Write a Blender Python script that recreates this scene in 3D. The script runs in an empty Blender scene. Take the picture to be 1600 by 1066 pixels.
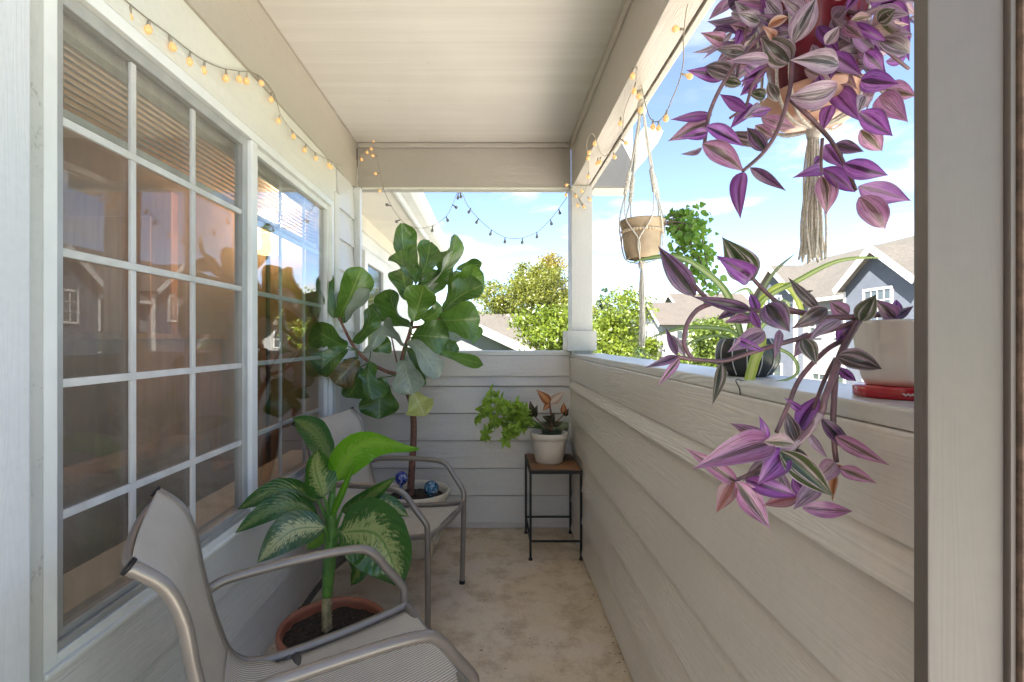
import bpy, bmesh, math, random
import numpy as np
from mathutils import Vector, Matrix, noise as mnoise
R = math.radians
rnd = random.Random(7)
sc = bpy.context.scene
COL = sc.collection
# ---------------------------------------------------------------- camera, sky, sun, exposure
F = 780.0; VX, VY = 770.0, 532.0; EYE = 1.147          # focal length in photo pixels, vanishing point, eye height
cam_d = bpy.data.cameras.new('camera'); cam = bpy.data.objects.new('camera', cam_d); COL.objects.link(cam)
cam.location = (0, 0, EYE); cam.rotation_euler = (R(90), 0, 0)
cam_d.sensor_width = 36; cam_d.lens = F / 1600 * 36
cam_d.shift_x = (800 - VX) / 1600; cam_d.shift_y = -(533 - VY) / 1600
cam_d.clip_start = 0.02; cam_d.clip_end = 3000
sc.camera = cam
SUN_EL, SUN_AZ = 50.0, 218.0        # azimuth clockwise from +Y: light comes from the left, a little from behind
w = bpy.data.worlds.new('World'); sc.world = w; w.use_nodes = True
nt = w.node_tree; nt.nodes.clear()
def N(nt, t, **k):
    n = nt.nodes.new(t)
    for a, b in k.items(): setattr(n, a, b)
    return n
def L(nt, a, b): nt.links.new(a, b)
out = N(nt, 'ShaderNodeOutputWorld'); bg = N(nt, 'ShaderNodeBackground'); L(nt, bg.outputs[0], out.inputs[0])
sky = N(nt, 'ShaderNodeTexSky'); sky.sky_type = 'NISHITA'; sky.sun_disc = False
sky.sun_elevation = R(SUN_EL); sky.sun_rotation = R(SUN_AZ); sky.altitude = 2600; sky.air_density = 1.0; sky.dust_density = 0.1; sky.ozone_density = 2.0
SKY_STRENGTH = 0.05
tc = N(nt, 'ShaderNodeTexCoord'); sep = N(nt, 'ShaderNodeSeparateXYZ'); L(nt, tc.outputs['Generated'], sep.inputs[0])
def M(nt, op, a, b=None, c=None, clamp=False):
    n = N(nt, 'ShaderNodeMath', operation=op); n.use_clamp = clamp
    for i, v in enumerate((a, b, c)):
        if v is None: continue
        if isinstance(v, (int, float)): n.inputs[i].default_value = v
        else: L(nt, v, n.inputs[i])
    return n.outputs[0]
zc = M(nt, 'ADD', M(nt, 'MAXIMUM', sep.outputs[2], 0.0), 0.14)
cx = M(nt, 'DIVIDE', sep.outputs[0], zc); cy = M(nt, 'DIVIDE', sep.outputs[1], zc)
cmb = N(nt, 'ShaderNodeCombineXYZ'); L(nt, cx, cmb.inputs[0]); L(nt, cy, cmb.inputs[1]); cmb.inputs[2].default_value = 3.7
nz = N(nt, 'ShaderNodeTexNoise'); nz.inputs['Scale'].default_value = 1.35; nz.inputs['Detail'].default_value = 9; nz.inputs['Roughness'].default_value = 0.56
nz.inputs['Distortion'].default_value = 0.35
L(nt, cmb.outputs[0], nz.inputs['Vector'])
hz = M(nt, 'MULTIPLY', M(nt, 'SUBTRACT', 1.0, M(nt, 'MULTIPLY', sep.outputs[2], 2.2), clamp=True), 0.055)
cm = N(nt, 'ShaderNodeMapRange'); cm.interpolation_type = 'SMOOTHSTEP'
L(nt, M(nt, 'ADD', nz.outputs[0], hz), cm.inputs['Value']); cm.inputs['From Min'].default_value = 0.535; cm.inputs['From Max'].default_value = 0.74; cm.inputs['To Min'].default_value = .07
mixc = N(nt, 'ShaderNodeMix', data_type='RGBA'); L(nt, cm.outputs[0], mixc.inputs[0])
L(nt, sky.outputs[0], mixc.inputs[6]); mixc.inputs[7].default_value = (5.2, 5.4, 5.7, 1)
L(nt, mixc.outputs[2], bg.inputs[0]); bg.inputs[1].default_value = SKY_STRENGTH
sd = bpy.data.lights.new('sun', 'SUN'); sun = bpy.data.objects.new('sun', sd); COL.objects.link(sun)
sd.energy = 5.0; sd.angle = R(0.5); sd.color = (1.0, 0.95, 0.86)
a = R(SUN_AZ); e = R(SUN_EL)
sdir = Vector((math.sin(a) * math.cos(e), math.cos(a) * math.cos(e), math.sin(e)))
sun.rotation_euler = sdir.to_track_quat('Z', 'Y').to_euler(); sun.location = (-8, -4, 14)
vs = sc.view_settings; vs.view_transform = 'Standard'; vs.look = 'None'; vs.gamma = 1; vs.exposure = 2.9; vs.use_curve_mapping = False
sc.cycles.use_denoising = True; sc.cycles.max_bounces = 14; sc.cycles.diffuse_bounces = 8; sc.cycles.transparent_max_bounces = 24
sc.cycles.caustics_reflective = False; sc.cycles.caustics_refractive = False; sc.cycles.sample_clamp_indirect = 8
# ---------------------------------------------------------------- materials
MATS = {}
def mat(name, build):
    if name in MATS: return MATS[name]
    m = bpy.data.materials.new(name); m.use_nodes = True; t = m.node_tree; t.nodes.clear()
    o = N(t, 'ShaderNodeOutputMaterial'); p = N(t, 'ShaderNodeBsdfPrincipled'); L(t, p.outputs[0], o.inputs[0])
    build(t, p, o); MATS[name] = m; return m
def c4(c): return (c[0], c[1], c[2], 1)
def noise_tex(t, vec, scale, detail=4, rough=.55, dist=0):
    n = N(t, 'ShaderNodeTexNoise'); n.inputs['Scale'].default_value = scale; n.inputs['Detail'].default_value = detail
    n.inputs['Roughness'].default_value = rough; n.inputs['Distortion'].default_value = dist
    if vec is not None: L(t, vec, n.inputs['Vector'])
    return n.outputs[0]
def pos(t, scale=(1, 1, 1), objrand=False):
    g = N(t, 'ShaderNodeNewGeometry'); mp = N(t, 'ShaderNodeMapping'); mp.inputs['Scale'].default_value = scale
    L(t, g.outputs['Position'], mp.inputs['Vector'])
    if objrand:
        oi = N(t, 'ShaderNodeObjectInfo'); s = M(t, 'MULTIPLY', oi.outputs['Random'], 40.0)
        cb = N(t, 'ShaderNodeCombineXYZ')
        for i in range(3): L(t, s, cb.inputs[i])
        va = N(t, 'ShaderNodeVectorMath', operation='ADD'); L(t, mp.outputs[0], va.inputs[0]); L(t, cb.outputs[0], va.inputs[1]); return va.outputs[0]
    return mp.outputs[0]
def mixcol(t, fac, a, b):
    n = N(t, 'ShaderNodeMix', data_type='RGBA')
    if isinstance(fac, (int, float)): n.inputs[0].default_value = fac
    else: L(t, fac, n.inputs[0])
    for i, v in ((6, a), (7, b)):
        if isinstance(v, tuple): n.inputs[i].default_value = c4(v)
        else: L(t, v, n.inputs[i])
    return n.outputs[2]
def mrange(t, v, a, b, c=0., d=1., smooth=True):
    n = N(t, 'ShaderNodeMapRange'); L(t, v, n.inputs[0])
    for i, x in enumerate((a, b, c, d)): n.inputs[i + 1].default_value = x
    if smooth: n.interpolation_type = 'SMOOTHSTEP'
    return n.outputs[0]
def bump(t, p, h, strength=.3, dist=.002):
    b = N(t, 'ShaderNodeBump'); b.inputs['Strength'].default_value = strength; b.inputs['Distance'].default_value = dist
    L(t, h, b.inputs['Height']); L(t, b.outputs[0], p.inputs['Normal']); return b
def paint(name, col, rough=.45, along=None, grain=.5, vary=.12, spec=.5, dirt=None, gd=.0016):
    """painted board; along = axis (0,1,2) the embossed wood grain runs in"""
    def b(t, p, o):
        v = pos(t, (1, 1, 1), True)
        big = noise_tex(t, v, 1.6, 5, .6)
        fine = noise_tex(t, v, 60, 3, .6)
        c = mixcol(t, mrange(t, big, .3, .7), tuple(x * (1 - vary) for x in col), tuple(min(1, x * (1 + vary)) for x in col))
        c = mixcol(t, M(t, 'MULTIPLY', mrange(t, fine, .35, .75), .12), c, tuple(x * .6 for x in col))
        if dirt:
            d = noise_tex(t, v, 22, 4, .7); c = mixcol(t, M(t, 'MULTIPLY', mrange(t, d, .60, .72), dirt), c, (.12, .10, .08))
        L(t, c, p.inputs['Base Color']); p.inputs['Roughness'].default_value = rough; p.inputs['Specular IOR Level'].default_value = spec
        L(t, mrange(t, big, .2, .8, rough - .08, rough + .1), p.inputs['Roughness'])
        if along is not None:
            s = [20.0, 20.0, 20.0]; s[along] = 1.1
            n = noise_tex(t, pos(t, tuple(s), True), 1.0, 2, .5)
            rings = M(t, 'SINE', M(t, 'MULTIPLY', n, 120.0))
            s2 = [140., 140., 140.]; s2[along] = 3
            fib = noise_tex(t, pos(t, tuple(s2), True), 1.0, 2, .5)
            h = M(t, 'ADD', M(t, 'MULTIPLY', rings, M(t, 'MULTIPLY', mrange(t, big, .38, .6), .55)), fib)
            bump(t, p, h, grain, gd)
        else: bump(t, p, fine, grain * .4, .001)
    return mat(name, b)
def simple(name, col, rough=.5, metal=0, spec=.5, vary=.1, nscale=20, bumpy=.1, coat=0, emit=None, es=0):
    def b(t, p, o):
        v = pos(t); n = noise_tex(t, v, nscale, 4, .6)
        L(t, mixcol(t, mrange(t, n, .3, .7), tuple(x * (1 - vary) for x in col), tuple(min(1, x * (1 + vary)) for x in col)), p.inputs['Base Color'])
        p.inputs['Roughness'].default_value = rough; p.inputs['Metallic'].default_value = metal; p.inputs['Specular IOR Level'].default_value = spec
        p.inputs['Coat Weight'].default_value = coat; p.inputs['Coat Roughness'].default_value = .08
        if emit: p.inputs['Emission Color'].default_value = c4(emit); p.inputs['Emission Strength'].default_value = es
        if bumpy: bump(t, p, n, bumpy, .002)
    return mat(name, b)
def uvn(t):
    u = N(t, 'ShaderNodeUVMap'); s = N(t, 'ShaderNodeSeparateXYZ'); L(t, u.outputs[0], s.inputs[0]); return u.outputs[0], s.outputs[0], s.outputs[1]
def ramp(t, fac, stops, interp='EASE'):
    r = N(t, 'ShaderNodeValToRGB'); r.color_ramp.interpolation = interp; els = r.color_ramp.elements
    while len(els) < len(stops): els.new(.5)
    for e_, (p_, c_) in zip(els, stops): e_.position = p_; e_.color = c4(c_)
    L(t, fac, r.inputs[0]); return r.outputs[0]
def leafy(t, p, o, col, trans=.35, tcol=None):
    """principled + translucent for leaf blades"""
    tr = N(t, 'ShaderNodeBsdfTranslucent'); mx = N(t, 'ShaderNodeMixShader'); mx.inputs[0].default_value = trans
    L(t, col, p.inputs['Base Color'])
    g = N(t, 'ShaderNodeGamma'); g.inputs[1].default_value = .8; L(t, col, g.inputs[0]); L(t, g.outputs[0] if tcol is None else tcol, tr.inputs[0])
    L(t, p.outputs[0], mx.inputs[1]); L(t, tr.outputs[0], mx.inputs[2]); L(t, mx.outputs[0], o.inputs[0])
def trad(name, stops, trans=.35):
    """striped spiderwort leaf: colour bands across the blade, streaked lengthwise"""
    def b(t, p, o):
        uv, u, v = uvn(t); oi = N(t, 'ShaderNodeObjectInfo')
        mp = N(t, 'ShaderNodeMapping'); mp.inputs['Scale'].default_value = (11, .9, 1); L(t, uv, mp.inputs['Vector'])
        cb = N(t, 'ShaderNodeCombineXYZ'); L(t, M(t, 'MULTIPLY', oi.outputs['Random'], 50.), cb.inputs[0]); L(t, M(t, 'MULTIPLY', oi.outputs['Random'], 31.), cb.inputs[1])
        L(t, cb.outputs[0], mp.inputs['Location'])
        n = noise_tex(t, mp.outputs[0], 1.0, 3, .55)
        d = M(t, 'MULTIPLY', M(t, 'ABSOLUTE', M(t, 'SUBTRACT', u, .5)), 2.0)
        shift = M(t, 'MULTIPLY', M(t, 'SUBTRACT', oi.outputs['Random'], .5), .16)
        f = M(t, 'ADD', M(t, 'ADD', d, shift), M(t, 'MULTIPLY', M(t, 'SUBTRACT', n, .5), .95))
        col = ramp(t, f, stops)
        streak = noise_tex(t, mp.outputs[0], 4.2, 3, .6)
        col = mixcol(t, M(t, 'MULTIPLY', mrange(t, streak, .50, .60), .55), col, stops[0][1])
        edge = mrange(t, d, .9, .99); col = mixcol(t, M(t, 'MULTIPLY', edge, .55), col, (.42, .38, .40))  # pale backlit fringe put into the colour of the leaf edge
        L(t, mrange(t, n, .3, .7, .20, .40), p.inputs['Roughness']); p.inputs['Coat Weight'].default_value = .15
        col = mixcol(t, M(t, 'MULTIPLY', oi.outputs['Random'], .45), col, (.20, .06, .19)); gm_ = N(t, 'ShaderNodeGamma'); gm_.inputs[1].default_value = 1.35; L(t, col, gm_.inputs[0]); col = gm_.outputs[0]
        leafy(t, p, o, col, trans)
        bump(t, p, n, .25, .002)
    return mat(name, b)
TRAD = {
 'P': trad('spiderwort_violet', [(0, (.075, .03, .075)), (.14, (.17, .05, .17)), (.24, (.38, .14, .44)), (.55, (.50, .23, .58)), (.8, (.36, .12, .42)), (1, (.22, .10, .24))]),
 'K': trad('spiderwort_pink', [(0, (.13, .10, .055)), (.13, (.22, .15, .10)), (.20, (.62, .40, .50)), (.30, (.24, .15, .12)), (.38, (.64, .38, .52)), (.68, (.62, .32, .50)), (.78, (.34, .18, .22)), (.86, (.58, .30, .48)), (1, (.55, .36, .46))]),
 'S': trad('spiderwort_silver', [(0, (.14, .13, .11)), (.10, (.60, .54, .52)), (.30, (.24, .18, .21)), (.40, (.70, .62, .65)), (.68, (.66, .50, .60)), (.85, (.48, .34, .43)), (1, (.72, .58, .64))]),
 'D': trad('spiderwort_dark', [(0, (.05, .055, .035)), (.24, (.10, .06, .085)), (.38, (.34, .20, .34)), (.52, (.13, .06, .12)), (.72, (.38, .24, .38)), (.9, (.11, .12, .06)), (1, (.34, .30, .28))]),
 'G': trad('spiderwort_green', [(0, (.05, .075, .02)), (.28, (.10, .13, .05)), (.40, (.58, .48, .48)), (.55, (.11, .14, .05)), (.78, (.16, .18, .08)), (.93, (.55, .48, .45)), (1, (.60, .46, .50))]),
 'C': trad('spiderwort_cream', [(0, (.20, .22, .10)), (.22, (.62, .50, .42)), (.50, (.72, .58, .56)), (.8, (.66, .42, .48)), (1, (.62, .50, .46))]),
 'B': trad('spiderwort_dried', [(0, (.30, .12, .05)), (.35, (.55, .28, .12)), (.6, (.58, .38, .28)), (.85, (.62, .48, .42)), (1, (.45, .22, .10))]),
}
def fig_leaf(name, dark, light, vein, rough=.32, trans=.22):
    def b(t, p, o):
        uv, u, v = uvn(t); oi = N(t, 'ShaderNodeObjectInfo')
        d = M(t, 'MULTIPLY', M(t, 'ABSOLUTE', M(t, 'SUBTRACT', u, .5)), 2.0)
        ph = M(t, 'SUBTRACT', M(t, 'MULTIPLY', v, 7.0), M(t, 'MULTIPLY', d, 2.0))
        fr = M(t, 'ABSOLUTE', M(t, 'SUBTRACT', M(t, 'FRACT', ph), .5))
        side = mrange(t, fr, .0, .085, 1., 0.); mid = mrange(t, d, .015, .07, 1., 0.)
        vm = M(t, 'MAXIMUM', M(t, 'MULTIPLY', side, .55), mid)
        n = noise_tex(t, pos(t, (1, 1, 1), True), 18, 4, .6)
        base = mixcol(t, mrange(t, n, .25, .75), dark, light)
        base = mixcol(t, M(t, 'MULTIPLY', oi.outputs['Random'], .4), base, light)
        col = mixcol(t, M(t, 'MULTIPLY', vm, .75), base, vein)
        p.inputs['Roughness'].default_value = rough; p.inputs['Coat Weight'].default_value = .6; p.inputs['Coat Roughness'].default_value = .16
        leafy(t, p, o, col, trans)
        pil = M(t, 'ADD', M(t, 'MULTIPLY', fr, 1.4), M(t, 'MULTIPLY', vm, -.5)); bump(t, p, M(t, 'ADD', pil, M(t, 'MULTIPLY', n, .4)), .45, .004)
    return mat(name, b)
FIG = {
 'n': fig_leaf('fig_leaf_green', (.034, .090, .012), (.090, .195, .026), (.24, .32, .08)),
 'l': fig_leaf('fig_leaf_fresh', (.07, .16, .015), (.13, .26, .03), (.28, .36, .08), .36, .35),
 'g': fig_leaf('fig_leaf_underside', (.20, .25, .17), (.32, .37, .28), (.42, .46, .33), .5, .2),
 'y': fig_leaf('fig_leaf_yellowing', (.46, .50, .10), (.62, .62, .22), (.72, .72, .42), .45, .3),
 'b': fig_leaf('fig_leaf_browned', (.06, .075, .018), (.16, .10, .03), (.22, .22, .08), .4, .2),
}
def dieff(name, edge, centre, amount=.6, trans=.3):
    def b(t, p, o):
        uv, u, v = uvn(t)
        d = M(t, 'MULTIPLY', M(t, 'ABSOLUTE', M(t, 'SUBTRACT', u, .5)), 2.0)
        cb = N(t, 'ShaderNodeCombineXYZ'); L(t, M(t, 'MULTIPLY', d, 5.0), cb.inputs[0]); L(t, M(t, 'SUBTRACT', M(t, 'MULTIPLY', v, 38.), M(t, 'MULTIPLY', d, 7.)), cb.inputs[1])
        oi = N(t, 'ShaderNodeObjectInfo'); L(t, M(t, 'MULTIPLY', oi.outputs['Random'], 30.), cb.inputs[2])
        n = noise_tex(t, cb.outputs[0], 1.0, 5, .7)
        m = M(t, 'SUBTRACT', n, M(t, 'MULTIPLY', M(t, 'SUBTRACT', d, .55), .45))
        fac = M(t, 'MULTIPLY', mrange(t, m, .50, .66), amount)
        fac = M(t, 'MULTIPLY', fac, mrange(t, d, .78, .95, 1., 0.))
        col = mixcol(t, fac, edge, centre)
        col = mixcol(t, mrange(t, d, .02, .06, .7, 0.), col, tuple(x * 1.6 for x in edge))
        p.inputs['Roughness'].default_value = .26; p.inputs['Coat Weight'].default_value = .5; p.inputs['Coat Roughness'].default_value = .15
        leafy(t, p, o, col, trans)
        rib = M(t, 'ABSOLUTE', M(t, 'SUBTRACT', M(t, 'FRACT', M(t, 'SUBTRACT', M(t, 'MULTIPLY', v, 13.), M(t, 'MULTIPLY', d, 3.5))), .5)); bump(t, p, rib, .6, .006)
    return mat(name, b)
DIE = {'d': dieff('dumb_cane_leaf_dark', (.028, .105, .012), (.40, .46, .12), .34), 'l': dieff('dumb_cane_leaf_bright', (.11, .33, .012), (.40, .56, .10), .28, .45),
       'p': dieff('dumb_cane_leaf_pale', (.06, .13, .045), (.60, .60, .28), .85), 'm': dieff('dumb_cane_leaf_mottled', (.040, .125, .016), (.52, .56, .20), .66)}
def strap(name, edge, mid):
    def b(t, p, o):
        uv, u, v = uvn(t); d = M(t, 'MULTIPLY', M(t, 'ABSOLUTE', M(t, 'SUBTRACT', u, .5)), 2.0)
        col = mixcol(t, mrange(t, d, .35, .5), mid, edge); p.inputs['Roughness'].default_value = .4; leafy(t, p, o, col, .4)
    return mat(name, b)
SPI = {'a': strap('spider_plant_leaf', (.16, .26, .05), (.42, .50, .20)), 'y': strap('spider_plant_leaf_yellow', (.40, .48, .07), (.58, .62, .16)), 'd': strap('spider_plant_leaf_dark', (.10, .13, .06), (.20, .24, .12))}
def plain_leaf(name, c1, c2, trans=.35, rough=.4):
    def b(t, p, o):
        oi = N(t, 'ShaderNodeObjectInfo'); g = N(t, 'ShaderNodeNewGeometry')
        n = noise_tex(t, pos(t), 14, 3, .6)
        f = M(t, 'ADD', M(t, 'MULTIPLY', g.outputs['Random Per Island'], .7), M(t, 'MULTIPLY', n, .3))
        p.inputs['Roughness'].default_value = rough
        leafy(t, p, o, mixcol(t, f, c1, c2), trans)
    return mat(name, b)
MT = {}
MT['right_wall'] = paint('taupe_siding_paint', (.66, .605, .545), .36, 1, .42, .07, dirt=.06, gd=.0018)
MT['back_wall'] = paint('taupe_siding_paint_across', (.62, .565, .50), .42, 0, .5, .07, dirt=.06)
MT['cap'] = paint('pale_cap_paint', (.62, .60, .56), .34, 1, .5, .07, dirt=.10)
MT['cap_x'] = paint('pale_cap_paint_across', (.62, .59, .53), .36, 0, .5, .07, dirt=.08)
MT['left_wall'] = paint('grey_siding_paint', (.62, .605, .58), .34, 1, .45, .08, dirt=.08)
MT['cream'] = paint('cream_trim_paint', (.66, .635, .565), .42, 1, .4, .06, dirt=.05)
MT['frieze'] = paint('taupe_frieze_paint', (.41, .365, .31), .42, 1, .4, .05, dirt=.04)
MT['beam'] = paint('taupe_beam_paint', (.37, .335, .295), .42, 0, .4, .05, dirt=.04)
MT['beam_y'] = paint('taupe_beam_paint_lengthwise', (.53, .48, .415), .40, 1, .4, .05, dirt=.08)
MT['post'] = paint('taupe_post_paint', (.52, .50, .46), .42, 2, .5, .06, dirt=.05)
MT['casing'] = paint('shaded_casing_paint', (.125, .108, .092), .45, 2, .10, .04)  # base colour darkened to stand in for doorway shade
MT['jamb'] = paint('pale_jamb_paint', (.60, .60, .61), .40, 2, .12, .05)
MT['old_trim'] = paint('worn_trim_paint', (.56, .55, .51), .55, 2, .5, .06, dirt=.45)
MT['vinyl'] = simple('white_window_vinyl', (.74, .735, .71), .35, vary=.04, nscale=9, bumpy=.04)
MT['alu'] = simple('grey_sash_frame', (.42, .42, .41), .4, .3, vary=.08, nscale=12, bumpy=.05)
MT['muntin'] = simple('white_muntin', (.80, .80, .79), .4, vary=.03, bumpy=0)
def ceiling_m(t, p, o):
    v = pos(t, (1, 1, 1)); st = noise_tex(t, pos(t, (.7, 26, 1)), 1.0, 5, .6); big = noise_tex(t, v, 1.3, 4, .6); fine = noise_tex(t, pos(t, (6, 160, 1)), 1, 2, .6)
    c = mixcol(t, mrange(t, st, .3, .75), (.61, .57, .515), (.67, .63, .575)); c = mixcol(t, M(t, 'MULTIPLY', mrange(t, big, .4, .75), .35), c, (.48, .44, .40))
    sp = noise_tex(t, v, 26, 2, .5); c = mixcol(t, M(t, 'MULTIPLY', mrange(t, sp, .765, .79), .75), c, (.12, .09, .07))
    L(t, c, p.inputs['Base Color']); p.inputs['Roughness'].default_value = .5; bump(t, p, M(t, 'ADD', st, M(t, 'MULTIPLY', fine, .6)), .45, .0025)
MT['ceiling'] = mat('painted_ceiling_board', ceiling_m)
def concrete_m(t, p, o):
    v = pos(t); big = noise_tex(t, v, 1.5, 6, .65, .4); mid = noise_tex(t, v, 7, 6, .7); fine = noise_tex(t, v, 90, 4, .7); grit = noise_tex(t, v, 260, 2, .6)
    c = mixcol(t, mrange(t, big, .32, .66), (.68, .53, .345), (.72, .61, .48)); c = mixcol(t, M(t, 'MULTIPLY', mrange(t, mid, .44, .68), .75), c, (.43, .31, .19))
    c = mixcol(t, M(t, 'MULTIPLY', mrange(t, mid, .28, .42, 1, 0), .5), c, (.60, .55, .49))
    c = mixcol(t, M(t, 'MULTIPLY', mrange(t, fine, .5, .75), .4), c, (.30, .22, .16)); c = mixcol(t, M(t, 'MULTIPLY', mrange(t, grit, .62, .72), .35), c, (.20, .15, .12))
    c = mixcol(t, M(t, 'MULTIPLY', mrange(t, noise_tex(t, v, 17, 2, .5), .745, .775), .8), c, (.13, .09, .07))
    L(t, c, p.inputs['Base Color']); L(t, mrange(t, mid, .3, .7, .45, .75), p.inputs['Roughness']); bump(t, p, M(t, 'ADD', fine, M(t, 'MULTIPLY', grit, .5)), .3, .003)
MT['concrete'] = mat('stained_concrete', concrete_m)
def glass_m(boost, tint):
    def b(t, p, o):
        fr = N(t, 'ShaderNodeFresnel'); ge = N(t, 'ShaderNodeNewGeometry'); L(t, mrange(t, ge.outputs['Backfacing'], 0, 1, 1.5, 1 / 1.5, False), fr.inputs[0])
        gl = N(t, 'ShaderNodeBsdfGlossy'); gl.inputs['Roughness'].default_value = .0; tr = N(t, 'ShaderNodeBsdfTransparent'); tr.inputs[0].default_value = c4(tint)
        n = noise_tex(t, pos(t), 2.2, 1, .4); bp = N(t, 'ShaderNodeBump'); bp.inputs['Strength'].default_value = .05; bp.inputs['Distance'].default_value = .02; L(t, n, bp.inputs['Height']); L(t, bp.outputs[0], gl.inputs['Normal'])
        mx = N(t, 'ShaderNodeMixShader'); L(t, M(t, 'ADD', M(t, 'MULTIPLY', fr.outputs[0], boost), .02, clamp=True), mx.inputs[0])
        L(t, tr.outputs[0], mx.inputs[1]); L(t, gl.outputs[0], mx.inputs[2]); L(t, mx.outputs[0], o.inputs[0])
    return b
MT['glass'] = mat('window_glass', glass_m(1.2, (.92, .94, .93)))
MT['glass2'] = mat('window_glass_clear', glass_m(2.0, (.92, .94, .93)))
def screen_m(t, p, o):
    tr = N(t, 'ShaderNodeBsdfTransparent'); mx = N(t, 'ShaderNodeMixShader'); n = noise_tex(t, pos(t, (1, 3, 1)), 3, 4, .6)
    L(t, mrange(t, n, .3, .7, .10, .17), mx.inputs[0]); p.inputs['Base Color'].default_value = (.42, .36, .30, 1); p.inputs['Roughness'].default_value = .7
    L(t, tr.outputs[0], mx.inputs[1]); L(t, p.outputs[0], mx.inputs[2]); L(t, mx.outputs[0], o.inputs[0])
MT['screen'] = mat('insect_screen', screen_m)
MT['tube'] = simple('taupe_powder_coat', (.25, .21, .178), .34, .35, vary=.05, bumpy=.02, coat=.15)
MT['tube_dark'] = simple('shaded_powder_coat', (.11, .095, .085), .5, .2, vary=.05, bumpy=.02)  # darker copy of the tube coat, shade under the seat put into its colour
def sling_m(t, p, o):
    uv, u, v = uvn(t); a_ = M(t, 'SINE', M(t, 'MULTIPLY', u, 2 * math.pi * 130.)); b_ = M(t, 'SINE', M(t, 'MULTIPLY', v, 2 * math.pi * 260.))
    h = M(t, 'MULTIPLY', a_, M(t, 'ADD', M(t, 'MULTIPLY', b_, .3), .8)); n = noise_tex(t, pos(t), 14, 4, .6)
    c = mixcol(t, mrange(t, h, -.9, .7), (.30, .255, .20), (.70, .62, .52)); c = mixcol(t, M(t, 'MULTIPLY', mrange(t, n, .4, .7), .25), c, (.36, .32, .27))
    L(t, c, p.inputs['Base Color']); p.inputs['Roughness'].default_value = .65; bump(t, p, h, .6, .0012)
MT['sling'] = mat('woven_sling_fabric', sling_m)
MT['terracotta'] = simple('terracotta_plastic', (.34, .115, .065), .38, vary=.1, nscale=8)
def soil_m(t, p, o):
    v = pos(t); a_ = noise_tex(t, v, 70, 5, .75); b_ = noise_tex(t, v, 160, 3, .6)
    c = ramp(t, a_, [(.3, (.012, .008, .005)), (.55, (.05, .03, .018)), (.66, (.16, .09, .04)), (.75, (.32, .22, .12))]); L(t, c, p.inputs['Base Color']); p.inputs['Roughness'].default_value = .9; bump(t, p, M(t, 'ADD', a_, b_), 1., .01)
MT['soil'] = mat('potting_soil', soil_m)
MT['cream_pot'] = simple('cream_glazed_pot', (.62, .55, .43), .35, vary=.08, nscale=10, coat=.2)
MT['white_pot'] = simple('offwhite_plastic_pot', (.70, .62, .52), .42, vary=.05, nscale=10)
MT['pale_pot'] = simple('pale_glazed_pot', (.74, .69, .65), .10, vary=.05, nscale=8, coat=.6, bumpy=0)
MT['red_base'] = simple('red_plastic', (.42, .010, .022), .22, vary=.05, coat=.3)
MT['white_print'] = simple('white_print', (.82, .80, .80), .5, bumpy=0)
MT['red_pot'] = simple('maroon_pot', (.17, .007, .020), .32, vary=.12, nscale=9, coat=.3)
MT['peach_saucer'] = simple('peach_saucer', (.62, .36, .25), .4, vary=.08, nscale=10)
MT['tan_pot'] = simple('tan_clay_pot', (.42, .31, .20), .55, vary=.16, nscale=16)
MT['black_pot'] = simple('black_glazed_pot', (.018, .018, .020), .4, vary=.2, nscale=12)
MT['pot_line'] = simple('pale_pot_line', (.55, .55, .54), .5, bumpy=0)
MT['rope'] = simple('cotton_macrame_cord', (.64, .60, .52), .9, vary=.2, nscale=180, bumpy=.6)
MT['wire'] = simple('pale_wire', (.30, .26, .20), .5, vary=.1)
MT['wire_dark'] = simple('dark_bulb_socket', (.10, .095, .09), .5)
MT['bulb_off'] = simple('unlit_silhouette_bulb', (.16, .15, .14), .2, bumpy=0, coat=.5)  # dark colour makes these bulbs silhouettes against the bright sky
MT['bulb'] = simple('warm_bulb', (.50, .29, .12), .25, vary=.05, emit=(1.0, .55, .20), es=.085, bumpy=0)
def wood(name, c1, c2, ax=0, sc_=3):
    def b(t, p, o):
        s = [26., 26., 26.]; s[ax] = 1.8; n = noise_tex(t, pos(t, tuple(s), True), 1, 5, .65, .5); k = noise_tex(t, pos(t), sc_, 3, .5)
        c = mixcol(t, mrange(t, n, .3, .7), c1, c2); c = mixcol(t, M(t, 'MULTIPLY', mrange(t, k, .5, .75), .4), c, tuple(x * .5 for x in c1)); L(t, c, p.inputs['Base Color']); p.inputs['Roughness'].default_value = .5; bump(t, p, n, .3, .002)
    return mat(name, b)
MT['stand_wood'] = wood('worn_stand_wood', (.17, .075, .03), (.36, .18, .075), 0)
MT['iron'] = simple('black_iron', (.016, .013, .012), .5, .4)
MT['bark_fig'] = simple('fig_bark', (.19, .085, .055), .8, vary=.35, nscale=70, bumpy=.8)
MT['bark'] = simple('tree_bark', (.10, .075, .055), .9, vary=.3, nscale=12, bumpy=.8)
MT['cane'] = simple('dumb_cane_stem', (.09, .21, .035), .4, vary=.25, nscale=30)
MT['cane_ring'] = simple('dumb_cane_old_stem', (.30, .24, .13), .6, vary=.4, nscale=50)
MT['trad_stem'] = simple('spiderwort_stem', (.13, .065, .075), .42, vary=.35, nscale=30)
MT['trad_stem_pale'] = simple('spiderwort_pale_stem', (.30, .22, .22), .4, vary=.25, nscale=30)
MT['stem_green'] = simple('green_stem', (.10, .17, .04), .5, vary=.25, nscale=40)
MT['room_wall'] = simple('tan_room_wall', (.42, .29, .20), .8, vary=.05, nscale=2)
MT['room_floor'] = simple('brown_carpet', (.22, .13, .08), .95, vary=.15, nscale=60)
MT['room_white'] = simple('room_ceiling_white', (.6, .56, .5), .8, vary=.04)
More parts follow.
